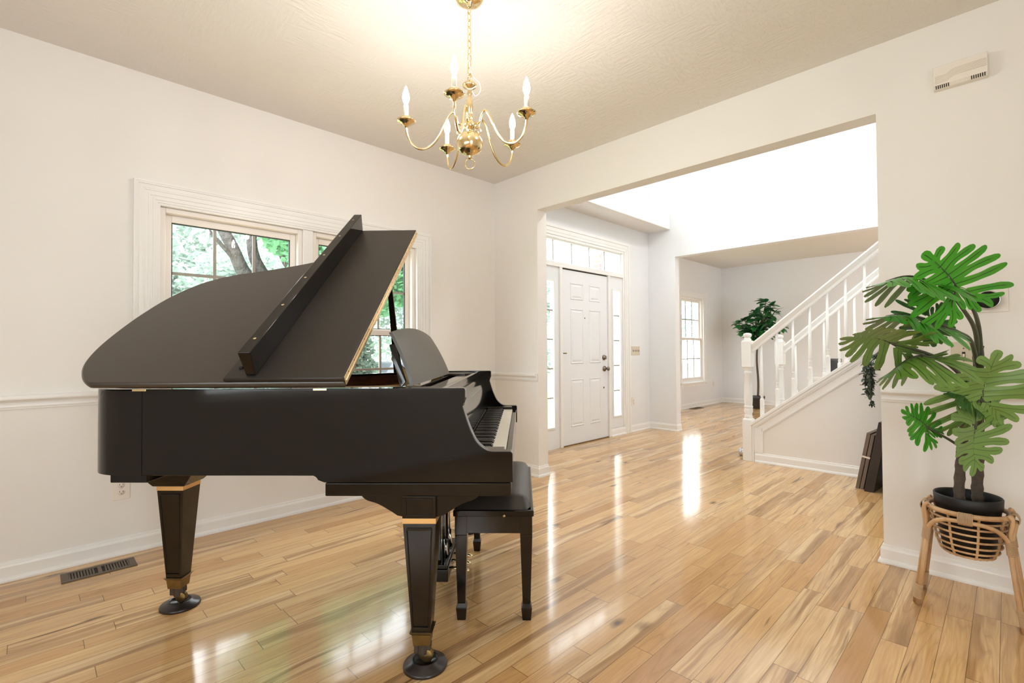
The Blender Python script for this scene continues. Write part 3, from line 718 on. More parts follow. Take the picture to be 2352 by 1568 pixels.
for y0 in (.009, PW_-.009-.116):   # scrolled brackets above the front legs
    q = MB(); pr_ = [(-.122, KB_)] + [(p.x, p.y) for p in catmull([(-.122, .612, 0), (-.140, .601, 0), (-.177, .588, 0), (-.215, .566, 0), (-.245, .547, 0)], 5)] + [(-.27, .5425), (-.382, .5425)] + [(p.x, p.y) for p in catmull([(-.405, .547, 0), (-.435, .566, 0), (-.475, .588, 0), (-.512, .600, 0), (-.531, .614, 0)], 5)] + [(-.531, KB_)]
    q.prism([(x, y0+.012, z) for x, z in pr_], (0, .092, 0)); q.box((-.384, y0-.006, .5425), (-.268, y0+.122, KB_)); blk = q.build('leg_bracket', M['ebony'], piano, .002)
    q = MB(); 
    for s_, yy_ in ((-1, y0-.006), (1, y0+.122)):
        for a, b in (((-.373, .552), (-.279, .556)), ((-.373, .607), (-.279, .611)), ((-.373, .552), (-.369, .611)), ((-.283, .552), (-.279, .611))): q.box((a[0], yy_, a[1]), (b[0], yy_+s_*.003, b[1]))
    q.build('bracket_moulding', M['ebony'], blk, .001)
q = MB(); q.add([(-1.63, .36, .69), (-1.36, .36, .69), (-1.36, .60, .69), (-1.63, .60, .69), (-1.63, .36, .62), (-1.36, .36, .62), (-1.36, .60, .62), (-1.63, .60, .62), (-1.568, .40, .5425), (-1.43, .40, .5425), (-1.43, .53, .5425), (-1.568, .53, .5425)],
      [(0, 1, 2, 3), (0, 4, 5, 1), (1, 5, 6, 2), (2, 6, 7, 3), (3, 7, 4, 0), (4, 8, 9, 5), (5, 9, 10, 6), (6, 10, 11, 7), (7, 11, 8, 4), (11, 10, 9, 8)])
q.build('tail_leg_block', M['ebony'], piano, .004)
# pedal lyre
ly = MB(); ly.box((-.43, .56, .062), (-.312, .90, .118)); ly.box((-.424, .566, .118), (-.318, .894, .138)); lyre = ly.build('pedal_lyre', M['ebony'], piano, .003)
for y in (.615, .835): MB().box((-.395, y-.022, .138), (-.350, y+.022, KB_)).build('lyre_post', M['ebony'], lyre, .002)
for y in (.645, .728, .811):
    q = MB(); rows = []
    for i in range(9):
        s = i/8; x = -.33+.108*s; w = .009+.006*math.sin(min(1, s*1.1)*PI*.6); zc = .088-.012*s+.01*math.sin(s*PI)
        w *= 1 if i < 8 else .55
        rows.append([(x, y+w*math.cos(2*PI*k/10), zc+.006*math.sin(2*PI*k/10)) for k in range(11)])
    q.grid(rows); q.f.append(tuple(len(q.v)-11+k for k in range(10))); q.build('pedal', M['brass'], lyre)
for y in (.66, .80):
    MB().tube([(-.332, y, .12), (-.338, y, .22)], .008, 10).tube([(-.338, y, .2), (-.345, y, .62)], .003, 8).build('pedal_rod', M['chrome'], lyre)
for y in (.60, .85): MB().tube([(-.42, y, .12), (-.62, y, .63)], .006, 10).build('lyre_brace', M['chrome'], lyre)

# caster cups
def caster_cup(x, y, label):
    p = Matrix.Rotation(PA, 4, 'Z') @ Vector((x, y, 0))
    o = MB().lathe([(0, 0), (.0775, 0), (.0785, .006), (.076, .012), (.0735, .0125), (.072, .015), (.052, .020), (.0465, .0265), (.043, .0275), (.040, .024), (.038, .016), (0, .0155)], 48).build('caster_cup', M['cup'])
    o.location = (p.x+PO[0], p.y+PO[1], 0); return tag(o, label, 'caster cup', 'caster cups under the piano legs')
caster_cup(-.318, .067, "dark round caster cup under the piano's front leg beside the bench")
caster_cup(-1.489, .466, "dark round caster cup under the piano's tail leg nearest the floor register")
caster_cup(-.318, PW_-.067, "dark round caster cup under the piano's far front leg behind the bench")

# ------------------------------------------------------------------ piano bench
pb = Matrix.Rotation(PA, 4, 'Z') @ Vector((-.089, .727, 0))
bench = thing('piano_bench', 'black wooden piano bench with padded black leather top, tucked under the keyboard', 'bench', (pb.x+PO[0], pb.y+PO[1], 0), PA)
hx, hy = .168, .382
box('bench_top', (-hx, -hy, .433), (hx, hy, .459), M['ebony'], bench, .004)
rows = []; zs = []
N = 18
for i in range(N+1):
    row = []
    for j in range(N+1):
        u, v = 2*i/N-1, 2*j/N-1
        d = (1-abs(u)**7)*(1-abs(v)**14); x = u*(hx-.012); y = v*(hy-.012)
        row.append((x, y, .459+.047*max(0, d)**.42 if 0 < i < N and 0 < j < N else .459))
    rows.append(row)
MB().grid(rows).build('cushion', M['leather'], bench)
ap = MB()
for s_ in (-1, 1): ap.box((-hx+.045, s_*(hy-.018)-.009, .362), (hx-.045, s_*(hy-.018)+.009, .433)); ap.box((s_*(hx-.018)-.009, -hy+.045, .362), (s_*(hx-.018)+.009, hy-.045, .433))
ap.build('apron', M['legwood'], bench, .002)
for sx in (-1, 1):
    for sy in (-1, 1):
        lg = MB(); cx, cyy = sx*(hx-.032), sy*(hy-.032)
        lg.taper((cx, cyy, .355), .0255, (cx, cyy, .433), .0255); lg.taper((cx, cyy, .070), .0165, (cx, cyy, .355), .0255)
        lg.taper((cx, cyy, .070), .0165, (cx, cyy, .052), .0225); lg.taper((cx, cyy, .0), .0175, (cx, cyy, .052), .0225)
        lg.build('leg', M['legwood'], bench, .002)
MB().lathe([(0, 0), (.006, 0), (.006, .008), (0, .009)], 12, (.045, -hy-.0, .437), 'y').build('lid_hinge', M['brass'], bench)

# ------------------------------------------------------------------ chandelier
CX, CYY = -1.70, 1.412
ch = thing('chandelier', 'polished brass five-arm candle chandelier hanging on a chain from the ceiling', 'chandelier', (CX, CYY, 0))
MB().lathe([(0, 2.74), (.064, 2.74), (.066, 2.732), (.06, 2.718), (.042, 2.708), (.014, 2.704), (.01, 2.69), (0, 2.69)][::-1], 36).build('canopy', M['brass'], ch)
cn = MB(); z = 2.692; i = 0
while z > 2.345:
    pts = []
    for k in range(16):
        a = 2*PI*k/16; px, pz = .0095*math.cos(a), .019*math.sin(a)
        pts.append((px, 0, z-.017+pz) if i % 2 == 0 else (0, px, z-.017+pz))
    cn.tube(pts, .0022, 6, closed=True); z -= .0315; i += 1
cn.build('chain', M['brass'], ch)
MB().tube(catmull([(.004, .003, 2.69), (-.004, .004, 2.55), (.004, -.003, 2.42), (.02, .01, 2.36), (.045, .02, 2.33), (.05, .02, 2.29), (.028, .012, 2.275), (.012, .006, 2.30)], 8), .0014, 6).build('cord', M['white_plastic'], ch)
MB().lathe([(0, 2.352), (.004, 2.352), (.008, 2.342), (.026, 2.338), (.032, 2.331), (.030, 2.322), (.012, 2.314), (.008, 2.30), (.012, 2.292), (.0075, 2.284), (.0085, 2.27), (.014, 2.25), (.0165, 2.225), (.012, 2.20), (.010, 2.188), (.015, 2.182), (.010, 2.174), (.012, 2.166), (.025, 2.158), (.028, 2.14), (.024, 2.132), (.012, 2.124), (.012, 2.116), (.03, 2.108), (.050, 2.094), (.0595, 2.070), (.0600, 2.055), (.053, 2.032), (.038, 2.018), (.018, 2.010), (.009, 2.006), (.011, 1.998), (.007, 1.992), (0, 1.99)][::-1], 40).build('body', M['brass'], ch)
MB().tube([(.0225*math.cos(2*PI*k/28)*.70, .0225*math.cos(2*PI*k/28)*.71, 1.969+.0235*math.sin(2*PI*k/28)) for k in range(28)], .0026, 8, closed=True).build('finial_ring', M['brass'], ch)
MB().tube([(.014*math.cos(2*PI*k/20), 0, 2.366+.016*math.sin(2*PI*k/20)) for k in range(20)], .0022, 6, closed=True).build('top_loop', M['brass'], ch)
ARMR = .283
for k in range(5):
    a = R(-124+72*k)
    prof = catmull([Vector((r, 0, z)) for r, z in [(.020, 2.150), (.048, 2.150), (.058, 2.178), (.076, 2.198), (.102, 2.168), (.135, 2.09), (.175, 2.038), (.222, 2.022), (.260, 2.045), (.279, 2.085), (ARMR, 2.122)]], 7)
    arm_o = MB().tube(prof, .0052, 10).build('arm', M['brass'], ch)
    arm_o.rotation_euler = (0, 0, a)
    MB().tube(catmull([Vector((.03, 0, 2.135)), Vector((.052, 0, 2.125)), Vector((.058, 0, 2.105)), Vector((.047, 0, 2.098)), Vector((.043, 0, 2.11))], 6), .0024, 6).build('scroll', M['brass'], arm_o)
    MB().lathe([(0, 2.112), (.006, 2.112), (.008, 2.120), (.016, 2.124), (.018, 2.129), (.030, 2.133), (.041, 2.140), (.042, 2.143), (.030, 2.141), (.024, 2.146), (.024, 2.158), (.021, 2.161), (.013, 2.161), (0, 2.160)], 28, (ARMR, 0, 0)).build('bobeche', M['brass'], arm_o)
    MB().lathe([(0, 2.160), (.0105, 2.160), (.0105, 2.212), (.008, 2.215), (0, 2.215)], 16, (ARMR, 0, 0)).build('candle_sleeve', M['sleeve'], arm_o)
    MB().lathe([(0, 2.215), (.0075, 2.215), (.0085, 2.222), (.0145, 2.238), (.0155, 2.250), (.0125, 2.268), (.007, 2.285), (.003, 2.297), (0, 2.300)], 18, (ARMR, 0, 0)).build('bulb', M['bulb'], arm_o)

# pendant globe of the two-storey foyer (above the picture's edge, it lights the foyer)
t = NT('lit_opal_globe'); t.base((1, 1, 1), 0.3); t.b.inputs['Emission Color'].default_value = (1.0, 0.98, 0.97, 1); t.b.inputs['Emission Strength'].default_value = 30.0
pd = thing('pendant_lamp', 'white opal globe pendant hanging high in the two-storey foyer', 'pendant lamp', (-1.25, 4.72, 0))
MB().lathe([(0, 5.3), (.07, 5.3), (.07, 5.28), (.02, 5.26), (0, 5.26)][::-1], 24).build('canopy', M['brass'], pd)
MB().tube([(0, 0, 5.27), (0, 0, 4.12)], .006, 8).build('rod', M['brass'], pd)
MB().lathe([(0, 3.72)]+[(.2*math.sin(PI*k/16), 3.92-.2*math.cos(PI*k/16)) for k in range(1, 16)]+[(0, 4.12)], 32).build('globe', t.m, pd)

t2 = NT('fill_lamp_glow'); t2.base((1, 1, 1), 0.3); t2.b.inputs['Emission Color'].default_value = (0.95, 0.98, 1.0, 1); t2.b.inputs['Emission Strength'].default_value = 26.0  # unseen lamp, added only to brighten the far room
cl = thing('fill_lamp', 'flush white dish lamp on the ceiling of the far room', 'fill lamp', (-.3, 7.6, 0))
MB().lathe([(0, 2.70), (.12, 2.705), (.19, 2.735), (.21, 2.78), (.2, 2.80), (0, 2.80)], 32).build('dish', t2.m, cl); MB().lathe([(0, 2.80), (.12, 2.80), (.12, 2.82), (0, 2.82)], 24).build('base', M['brass'], cl)

# ------------------------------------------------------------------ plates, registers, chime box
def plate(name, label, cat, wallpos, w, h, mat, axis, kind, group=None):
    """axis 'y': on the back wall facing -y ; 'x': on a front wall facing +x.  local x along the wall, local y out of the wall"""
    o = thing(name, label, cat, wallpos, 0 if axis == 'y' else PI/2, group)
    def B(x0, x1, z0, z1, d0, d1, nm, mt, par=o, bev=0): return MB().box((x0, -d0, z0), (x1, -d1, z1)).build(nm, mt, par, bev)
    B(-w/2, w/2, -h/2, h/2, 0, .006, 'plate', mat, o, .002)
    n = kind.get('switch', 0)
    for k in range(n):
        x = (k-(n-1)/2)*.046
        B(x-.006, x+.006, -.013, .013, .006, .0066, 'slot', M['slot'])
        MB().add([(x-.0045, -.006, -.009), (x+.0045, -.006, -.009), (x+.0045, -.006, .004), (x-.0045, -.006, .004), (x-.0035, -.017, -.011), (x+.0035, -.017, -.011), (x+.0035, -.015, -.004), (x-.0035, -.015, -.004)], [(0,3,2,1),(4,5,6,7),(0,1,5,4),(1,2,6,5),(2,3,7,6),(3,0,4,7)]).build('toggle', M['white_plastic'] if n == 1 else M['nickel'], o)
        for z in (-.03, .03): MB().lathe([(0, 0), (.003, 0), (.003, .0012), (0, .0015)], 8, (0, 0, 0)).xf(Matrix.Translation((x, -.006, z)) @ Matrix.Rotation(PI/2, 4, 'X')).build('screw', M['nickel'], o)
    if kind.get('outlet'):
        for z in (-.0195, .0195):
            s = MB(); s.lathe([(0, 0), (.0165, 0), (.0165, .002), (0, .002)], 20).xf(Matrix.Translation((0, -.006, z)) @ Matrix.Rotation(PI/2, 4, 'X')); r_ = s.build('receptacle', mat, o)
            q = MB(); q.box((-.0075, -.0084, z-.001), (-.0055, -.0079, z+.008)); q.box((.0055, -.0084, z-.001), (.0075, -.0079, z+.008)); q.box((-.002, -.0084, z-.009), (.002, -.0079, z-.005)); q.build('slots', M['slot'], r_)
    return o
plate('light_switch', 'beige oversized single toggle switch plate on the wall behind the split-leaf plant', 'light switch', (-.150, BY, 1.089), .092, .122, M['almond'], 'y', {'switch': 1})
plate('light_switch', 'beige four-gang switch plate on the white foyer wall right of the front door', 'light switch', (FX, 5.93, 1.104), .21, .122, M['almond'], 'x', {'switch': 4})
plate('wall_outlet', "white outlet low on the left wall under the piano's tail", 'outlet', (LX, .363, .365), .078, .122, M['white_plastic'], 'x', {'outlet': 1})
plate('wall_outlet', 'white outlet low on the foyer wall below the four-gang switch', 'outlet', (FX, 5.857, .412), .076, .122, M['white_plastic'], 'x', {'outlet': 1})
plate('wall_outlet', 'white outlet on the far room wall right of its window', 'outlet', (LRX, 9.98, .40), .076, .122, M['white_plastic'], 'x', {'outlet': 1})
o = thing('thermostat', 'round black-faced thermostat on a white wall plate, half hidden by the large leaf', 'thermostat', (-.062, BY, 1.345))
MB().box((-.068, 0, -.058), (.068, -.006, .058)).build('plate', M['white_plastic'], o, .003)
MB().lathe([(0, 0), (.044, 0), (.044, .018), (.041, .022), (.039, .022), (.039, .019)], 36, caps=False).xf(Matrix.Translation((0, -.005, 0)) @ Matrix.Rotation(PI/2, 4, 'X')).build('ring', M['chrome'], o)
MB().lathe([(0, 0), (.0395, 0), (.0395, .0205), (0, .022)], 36).xf(Matrix.Translation((0, -.005, 0)) @ Matrix.Rotation(PI/2, 4, 'X')).build('dial_face', M['rubber'], o)
# doorbell chime
o = thing('doorbell_chime', 'cream plastic doorbell chime box high on the right wall', 'door chime', (-.1405, BY, 2.395))
cw, chh = .096, .105
bd = MB(); bd.prism([(-cw, 0, -.002), (-cw, -.036, -.002), (-cw, -.050, .012), (-cw, -.050, chh), (-cw, 0, chh)], (2*cw, 0, 0)); bd.build('cover', M['white_plastic'], o, .002)
q = MB()
for k in range(6):
    z0, z1 = .022+.0065*k, .030+.0065*k
    pts = [(-cw+.006, -.0502, z0), (-.048, -.0502, z0), (-.032, -.0502, z0+.012), (-.018, -.0502, z1+.01), (cw-.004, -.0502, z1+.012)]
    q.tube(pts, .0011, 5)
q.build('wave_grooves', M['almond'], o)
q = MB()
for sx in (-1, 1):
    for k in range(7):
        x = sx*(.086-.0075*k); q.box((x-.0018, -.0375, -.0026), (x+.0018, -.049, -.0022)) if False else q.add([(x-.0018, -.0385, -.0010), (x+.0018, -.0385, -.0010), (x+.0018, -.0505, .0110), (x-.0018, -.0505, .0110), (x-.0018, -.0378, -.0017), (x+.0018, -.0378, -.0017), (x+.0018, -.0498, .0103), (x-.0018, -.0498, .0103)], [(0,1,2,3),(7,6,5,4),(0,4,5,1),(1,5,6,2),(2,6,7,3),(3,7,4,0)])
q.build('sound_slots', M['slot'], o)

def register(label, x0, x1, y0, y1, n, grp='floor registers'):
    o = thing('floor_register', label, 'floor register', ((x0+x1)/2, (y0+y1)/2, 0), 0, grp)
    w, d = (x1-x0)/2, (y1-y0)/2; q = MB(); e = .022
    q.box((-w, -d, 0), (-w+e, d, .006)); q.box((w-e, -d, 0), (w, d, .006)); q.box((-w+e, -d, 0), (w-e, -d+e*1.3, .006)); q.box((-w+e, d-e*1.3, 0), (w-e, d, .006)); q.box((-w+e, -.008, 0), (w-e, .008, .0058))
    for k in range(n):
        for s in (-1, 1):
            y = s*(.014+(d-.045)*(k+.9)/n); q.box((-w+e, y-.0032, .0), (w-e, y+.0032, .005))
    q.build('grille', M['register'], o, .0012)
    box('duct', (-w+.01, -d+.012, .0), (w-.01, d-.012, .0012), M['rubber'], o)
register('brown slotted floor register by the left wall baseboard', -3.376, -3.240, .112, .408, 9)
register('dark floor register below the window of the far room', -4.215, -4.085, 8.80, 9.16, 7)

# ------------------------------------------------------------------ staircase
SY = 5.13
stair = thing('staircase', 'white staircase with turned balusters rising to the right beyond the foyer', 'staircase', (0, 0, 0))
sl = lambda x: .40+.755*(x+1.792)
xe = 1.19
p_ = MB(); p_.prism([(-1.80, SY, 0), (xe, SY, 0), (xe, SY, sl(xe)-.03), (-1.80, SY, sl(-1.80)-.03)], (0, .07, 0)); p_.build('side_panel', M['wall'], stair)
cp = MB(); cp.prism([(-1.812, SY-.022, sl(-1.812)-.035), (xe, SY-.022, sl(xe)-.035), (xe, SY-.022, sl(xe)), (-1.812, SY-.022, sl(-1.812))], (0, .115, 0)); cp.build('stringer_cap', M['trim'], stair, .004)
tm = MB()
for o0, o1, d in ((-.035, -.062, .014), (-.062, -.078, .008)): tm.prism([(-1.80, SY-d, sl(-1.80)+o1), (xe, SY-d, sl(xe)+o1), (xe, SY-d, sl(xe)+o0), (-1.80, SY-d, sl(-1.80)+o0)], (0, d, 0))
for o0, o1, d in ((-.150, -.160, .012), (-.160, -.172, .007)): tm.prism([(-1.70, SY-d, sl(-1.70)+o1), (xe, SY-d, sl(xe)+o1), (xe, SY-d, sl(xe)+o0), (-1.70, SY-d, sl(-1.70)+o0)], (0, d, 0))
tm.box((-1.80, SY-.012, 0), (-1.785, SY, .36)); tm.box((-1.785, SY-.006, .095), (-1.712, SY, .34)); tm.box((-1.712, SY-.011, .10), (-1.70, SY, sl(-1.70)-.16))
tm.build('panel_moulding', M['trim'], stair)
bb = moulding(BB, [(xe, SY, 0), (-1.775, SY, 0)]); bb.build('baseboard', M['trim'], stair)
tr_ = MB()
rise, runx = .19, .2517
for k in range(11):
    x = -1.66+runx*k; tr_.box((x, SY+.07, 0), (min(x+runx, xe), 6.15, rise*(k+1)-.03)); tr_.box((x-.025, SY+.07, rise*(k+1)-.03), (min(x+runx, xe), 6.15, rise*(k+1)))
tr_.build('treads', M['trim'], stair)
p2 = MB(); p2.prism([(-1.80, 6.15, 0), (xe, 6.15, 0), (xe, 6.15, sl(xe)-.03), (-1.80, 6.15, sl(-1.80)-.03)], (0, .06, 0)); p2.build('side_panel', M['trim'], stair)
c2_ = MB(); c2_.prism([(-1.812, 6.12, sl(-1.812)-.035), (xe, 6.12, sl(xe)-.035), (xe, 6.12, sl(xe)), (-1.812, 6.12, sl(-1.812))], (0, .11, 0)); c2_.build('stringer_cap', M['trim'], stair, .004)
def newel(cx, cyy, zt, zblk0, zbase):
    h = .046; q = MB()
    q.box((cx-h, cyy-h, 0), (cx+h, cyy+h, zbase)); q.taper((cx, cyy, zbase), h, (cx, cyy, zbase+.014), .034)
    pr = [(.034, zbase+.012), (.040, zbase+.03), (.034, zbase+.045), (.032, zbase+.055), (.042, zbase+.085), (.036, zbase+.115), (.041, zbase+.12), (.041, zbase+.135), (.036, zbase+.14), (.040, zbase+.20), (.037, zblk0-.22), (.030, zblk0-.075), (.037, zblk0-.065), (.037, zblk0-.05), (.030, zblk0-.043), (.030, zblk0-.03), (.038, zblk0-.022), (.034, zblk0)]
    q.lathe(pr, 24, (cx, cyy, 0))
    q.taper((cx, cyy, zblk0-.012), .034, (cx, cyy, zblk0+.004), h); q.box((cx-h, cyy-h, zblk0+.004), (cx+h, cyy+h, zt-.085)); q.taper((cx, cyy, zt-.085), h, (cx, cyy, zt-.078), .036)
    q.lathe([(.036, zt-.08), (.036, zt-.066), (.026, zt-.056), (.026, zt-.048), (.036, zt-.038), (.040, zt-.026), (.037, zt-.010), (.02, zt-.002), (0, zt)], 24, (cx, cyy, 0))
    return q.build('newel_post', M['trim'], stair, .003)
newel(-1.848, 5.165, 1.283, .935, .410)
newel(-1.850, 6.17, 1.283, .935, .410)
def handrail(x0, z0, x1, z1, yc, hh):
    q = MB(); pr = [(-.018, -hh), (.018, -hh), (.020, -hh*.75), (.016, -hh*.68), (.026, -hh*.45), (.034, -hh*.2), (.030, -.004), (.012, 0), (-.012, 0), (-.030, -.004), (-.034, -hh*.2), (-.026, -hh*.45), (-.016, -hh*.68), (-.020, -hh*.75)]
    q.prism([(x0, yc+y, z0+z) for y, z in pr], (x1-x0, 0, z1-z0)); return q.build('handrail', M['trim'], stair, .002)
RZ = lambda x: 1.196+.826*(x+1.782)
handrail(-1.805, RZ(-1.805), xe, RZ(xe), 5.165, .098)
RZ2 = lambda x: 1.165+.88*(x+1.80)
handrail(-1.81, RZ2(-1.81), xe, RZ2(xe), 6.17, .10)
def baluster(x, yc, z0, z1):
    q = MB(); h = .0155; zb = z0+.16
    q.box((x-h, yc-h, z0-.03), (x+h, yc+h, zb)); q.taper((x, yc, zb), h, (x, yc, zb+.016), .011)
    q.lathe([(.011, zb+.014), (.011, zb+.02), (.014, zb+.035), (.0105, zb+.055), (.014, zb+.06), (.014, zb+.068), (.011, zb+.072), (.014, zb+.078), (.0145, zb+.12), (.0095, z1)], 12, (x, yc, 0)); return q.build('baluster', M['trim'], stair)
x = -1.718
for k in range(9):
    baluster(x, 5.165, sl(x), RZ(x)-.09); x += .1420
x = -1.69
for k in range(9):
    baluster(x, 6.17, sl(x), RZ2(x)-.09); x += .1405

# hall items beyond the opening
def board(name, label, mat, x0, y, z_top, w, thick, lean, grp):
    o = MB().box((0, 0, 0), (thick, w, z_top)).build(name, mat, None, .003)
    o.location = (x0, y, 0); o.rotation_euler = (0, lean, R(-4)); return tag(o, label, 'table leaf', grp)
bun = thing('table_leaf_bundle', 'two thin grey-brown table leaves taped together, leaning in the hall', 'table leaves', (-.880, 4.73, 0), R(-4), 'boards leaning in the hall')
bun.rotation_euler = (0, R(10.5), R(-4))
MB().box((0, 0, 0), (.026, .33, .46)).build('board', M['leaf_table'], bun, .003); MB().box((.032, -.01, 0), (.056, .32, .455)).build('board', M['leaf_table'], bun, .003)
MB().box((-.002, -.0135, .262), (.058, -.0115, .276)).box((-.002, -.0115, .262), (-.0004, .06, .276)).build('tape_strip', M['tag'], bun)
board('table_leaf', 'thick near-black board leaning behind two grey-brown table leaves', M['darkwood'], -.812, 4.665, .56, .40, .062, R(10.5), 'boards leaning in the hall')
cab = thing('console_cabinet', 'dark wooden cabinet in the hall, almost hidden behind the wall end', 'cabinet', (-.30, 4.87, 0))
box('body', (-.315, -.2, .08), (.6, .22, .95), M['darkwood'], cab, .004); box('top', (-.41, -.24, .95), (.63, .235, .975), M['darkwood'], cab, .004)
for x in (-.27, .55):
    for y in (-.17, .18): box('leg', (x-.02, y-.02, 0), (x+.02, y+.02, .09), M['darkwood'], cab, .002)
iv = thing('trailing_ivy', 'dark trailing ivy spilling over the hidden hall cabinet', 'plant', (-.60, 4.75, .976))
MB().lathe([(0, 0), (.05, 0), (.065, .09), (.068, .10), (.06, .10), (.055, .085), (0, .085)], 24).build('pot', M['pot'], iv)
random.seed(11)
lv = MB(); stv = MB()
def leaflet(mb, p, d, nrm, L, W, droop=.3, rows_=6):
    d = d.normalized(); x = d.cross(nrm)
    if x.length < 1e-4: x = d.cross(Vector((1, .3, 0)))
    x.normalize(); n_ = x.cross(d); rows = []; uv = []
    for i in range(rows_+1):
        s = i/rows_; w = W*math.sin(PI*min(1, s*.93+.04))**.8*(1-.25*s)
        c = p+d*(L*s)-n_*(droop*L*s*s)
        rows.append([c-x*w+n_*(.18*w), c, c+x*w+n_*(.18*w)]); uv.append([(-1, s*.7), (0, s*.7), (1, s*.7)])
    mb.grid(rows, uv)
for k in range(18):
    Ln = random.uniform(.14, .33); ex, ey = -.15-random.uniform(0, .05), random.uniform(-.13, .10); c0 = Vector((random.uniform(-.02, .02), random.uniform(-.02, .02), .10)); pts = []
    for i in range(4): q_ = i/4; pts.append(c0+(Vector((ex, ey, .03))-c0)*q_+Vector((0, 0, .06*math.sin(q_*PI))))
    for i in range(6): pts.append(Vector((ex+random.uniform(-.012, .008), ey+random.uniform(-.012, .012), .03-Ln*i/5)))
    stv.tube(pts, .0014, 5)
    for i in range(1, 10):
        for q in range(3):
            dd = Vector((random.uniform(-1, 1), random.uniform(-1, 1), random.uniform(-1, .2))); leaflet(lv, pts[i], dd, Vector((random.uniform(-.4, .4), random.uniform(-.4, .4), 1)), random.uniform(.026, .042), .013, .2, 4)
stv.build('vines', M['stem'], iv); lv.build('foliage', M['leaf_ivy'], iv)
MB().lathe([(0, 0), (.02, 0), (.033, .012), (.0405, .034), (.0405, .05), (.033, .07), (.02, .08), (0, .083)], 22).build('beaded_ball', M['crystal'])
bl = bpy.data.objects['beaded_ball']; bl.location = (-1.975, 5.33, 0)
tag(bl, 'small silver beaded ball on the floor behind the newel post', 'ornament')

# ------------------------------------------------------------------ potted plants
def tubes(mb, path, r0, r1, n=7, seg=8):
    c = catmull(path, n); k = len(c)
    mb.tube(c, [r0+(r1-r0)*i/(k-1) for i in range(k)], seg); return c
# lobes of the split leaf in its own frame: (base x, base y, tip x, tip y, half width)
J = (2196.0, 656.0); yv = Vector((-73, -82)).normalized(); xv = Vector((82, -73)).normalized()
def LP(x, y):
    d = Vector((x-J[0], y-J[1])); return (d.dot(xv)/110.0, d.dot(yv)/110.0)
LOBES = []
for bx, by, tx, ty, hw in ((2153,599,2174,562,.11), (2160,608,2213,557,.105), (2168,618,2253,563,.105), (2174,627,2284,566,.105), (2182,638,2319,589,.105), (2190,648,2340,609,.10), (2222,668,2349,658,.095), (2243,678,2321,677,.07), (2246,681,2292,703,.10), (2232,674,2253,714,.11), (2214,664,2230,708,.10),
        (2156,603,2123,574,.15), (2153,599,2102,603,.11), (2160,608,2094,630,.11), (2168,618,2080,654,.105), (2176,630,2080,672,.10), (2185,643,2077,687,.105), (2190,654,2084,713,.12), (2186,680,2100,742,.11), (2182,691,2145,745,.10), (2179,697,2180,745,.11), (2184,685,2204,728,.10), (2190,670,2214,706,.10)):
    LOBES.append((*LP(bx, by), *LP(tx, ty), hw))
RIBS = [(LP(2196,656), LP(2150,594)), (LP(2196,656), LP(2249,683)), (LP(2196,656), LP(2180,700))]
def split_leaf(base, tip, normal, mat, parent, size=1.0, fold=.25, droop=.25, wide=1.0, side=.0, name='leaf'):
    """base: where the stalk joins, tip: end of the midrib; the blade is dished about the midrib by fold and bends back by droop"""
    base, tip = Vector(base), Vector(tip); T = (tip-base); L = T.length*size; T.normalize()
    X = T.cross(Vector(normal)).normalized(); N = X.cross(T).normalized()
    def P(x, y, lift=0.0):
        x *= wide
        z = -fold*abs(x)**1.5*.8 - droop*(max(0, y)**2)*.5 - droop*.35*min(0, y)**2 + side*x + .025*math.sin(7*x+5*y) + lift
        return base + (X*x + T*y + N*z)*L
    mb = MB()
    for q, (bx, by, tx, ty, hw) in enumerate(LOBES):
        b, t_ = Vector((bx, by)), Vector((tx, ty)); d = t_-b; ln = d.length; d.normalize(); pr = Vector((d.y, -d.x))
        rows, uv = [], []
        K = 11
        for i in range(K+1):
            s = i/K; s2 = s if i < K-2 else (.9, .975, 1.0)[i-(K-2)]
            w = hw*.80*((1.12-.30*min(1, s2/.5)) if s2 < .5 else (.82+.20*math.sin((s2-.5)/.5*PI))) if True else hw*((.95-.25*math.sin(min(1, s2/.6)*PI*.9)*.3) if s2 < .6 else (.88+.14*math.sin((s2-.6)/.4*PI)))
            if i >= K-2: w *= (.9, .62, .12)[i-(K-2)]
            c = b+d*(ln*s2)+pr*(.03*math.sin(s2*PI)*(1 if q % 2 else -1))
            lf = .0012*(q % 5)
            rows.append([P(*(c-pr*w), lf-.02*w), P(*(c-pr*w*.5), lf), P(*c, lf-.012), P(*(c+pr*w*.5), lf), P(*(c+pr*w), lf-.02*w)])
            uv.append([(-1, s2*.9), (-.5, s2*.9), (0, s2*.9), (.5, s2*.9), (1, s2*.9)])
        mb.grid(rows, uv)
    leaf = mb.build(name, mat, parent)
    rb = MB()
    for a, b in RIBS: rb.tube([P(a[0]+(b[0]-a[0])*i/6, a[1]+(b[1]-a[1])*i/6, .012) for i in range(7)], [.016*L*(1.25-i/6) for i in range(7)], 6)
    rb.build('midrib', M['stem'], leaf)
    return leaf
SCX, SCY, PZ = -.133, 2.876, .25
pot = thing('potted_plant', 'tall split-leaf artificial plant in a black pot by the right wall', 'plant', (SCX, SCY, PZ))
def PL(p): return (p[0]-SCX, p[1]-SCY, p[2]-PZ)
MB().lathe([(0, 0), (.078, 0), (.086, .015), (.106, .19), (.111, .195), (.113, .238), (.110, .242), (.106, .238), (.104, .19), (.102, .165), (0, .165)], 56).build('pot', M['pot'], pot)
so = MB(); rows = []
for i in range(7):
    r = .1035*i/6; rows.append([(r*math.cos(2*PI*k/36), r*math.sin(2*PI*k/36), .178+.005*math.sin(9*k+3*i)) for k in range(37)])
so.grid(rows); so.build('pebbles', M['soil'], pot)
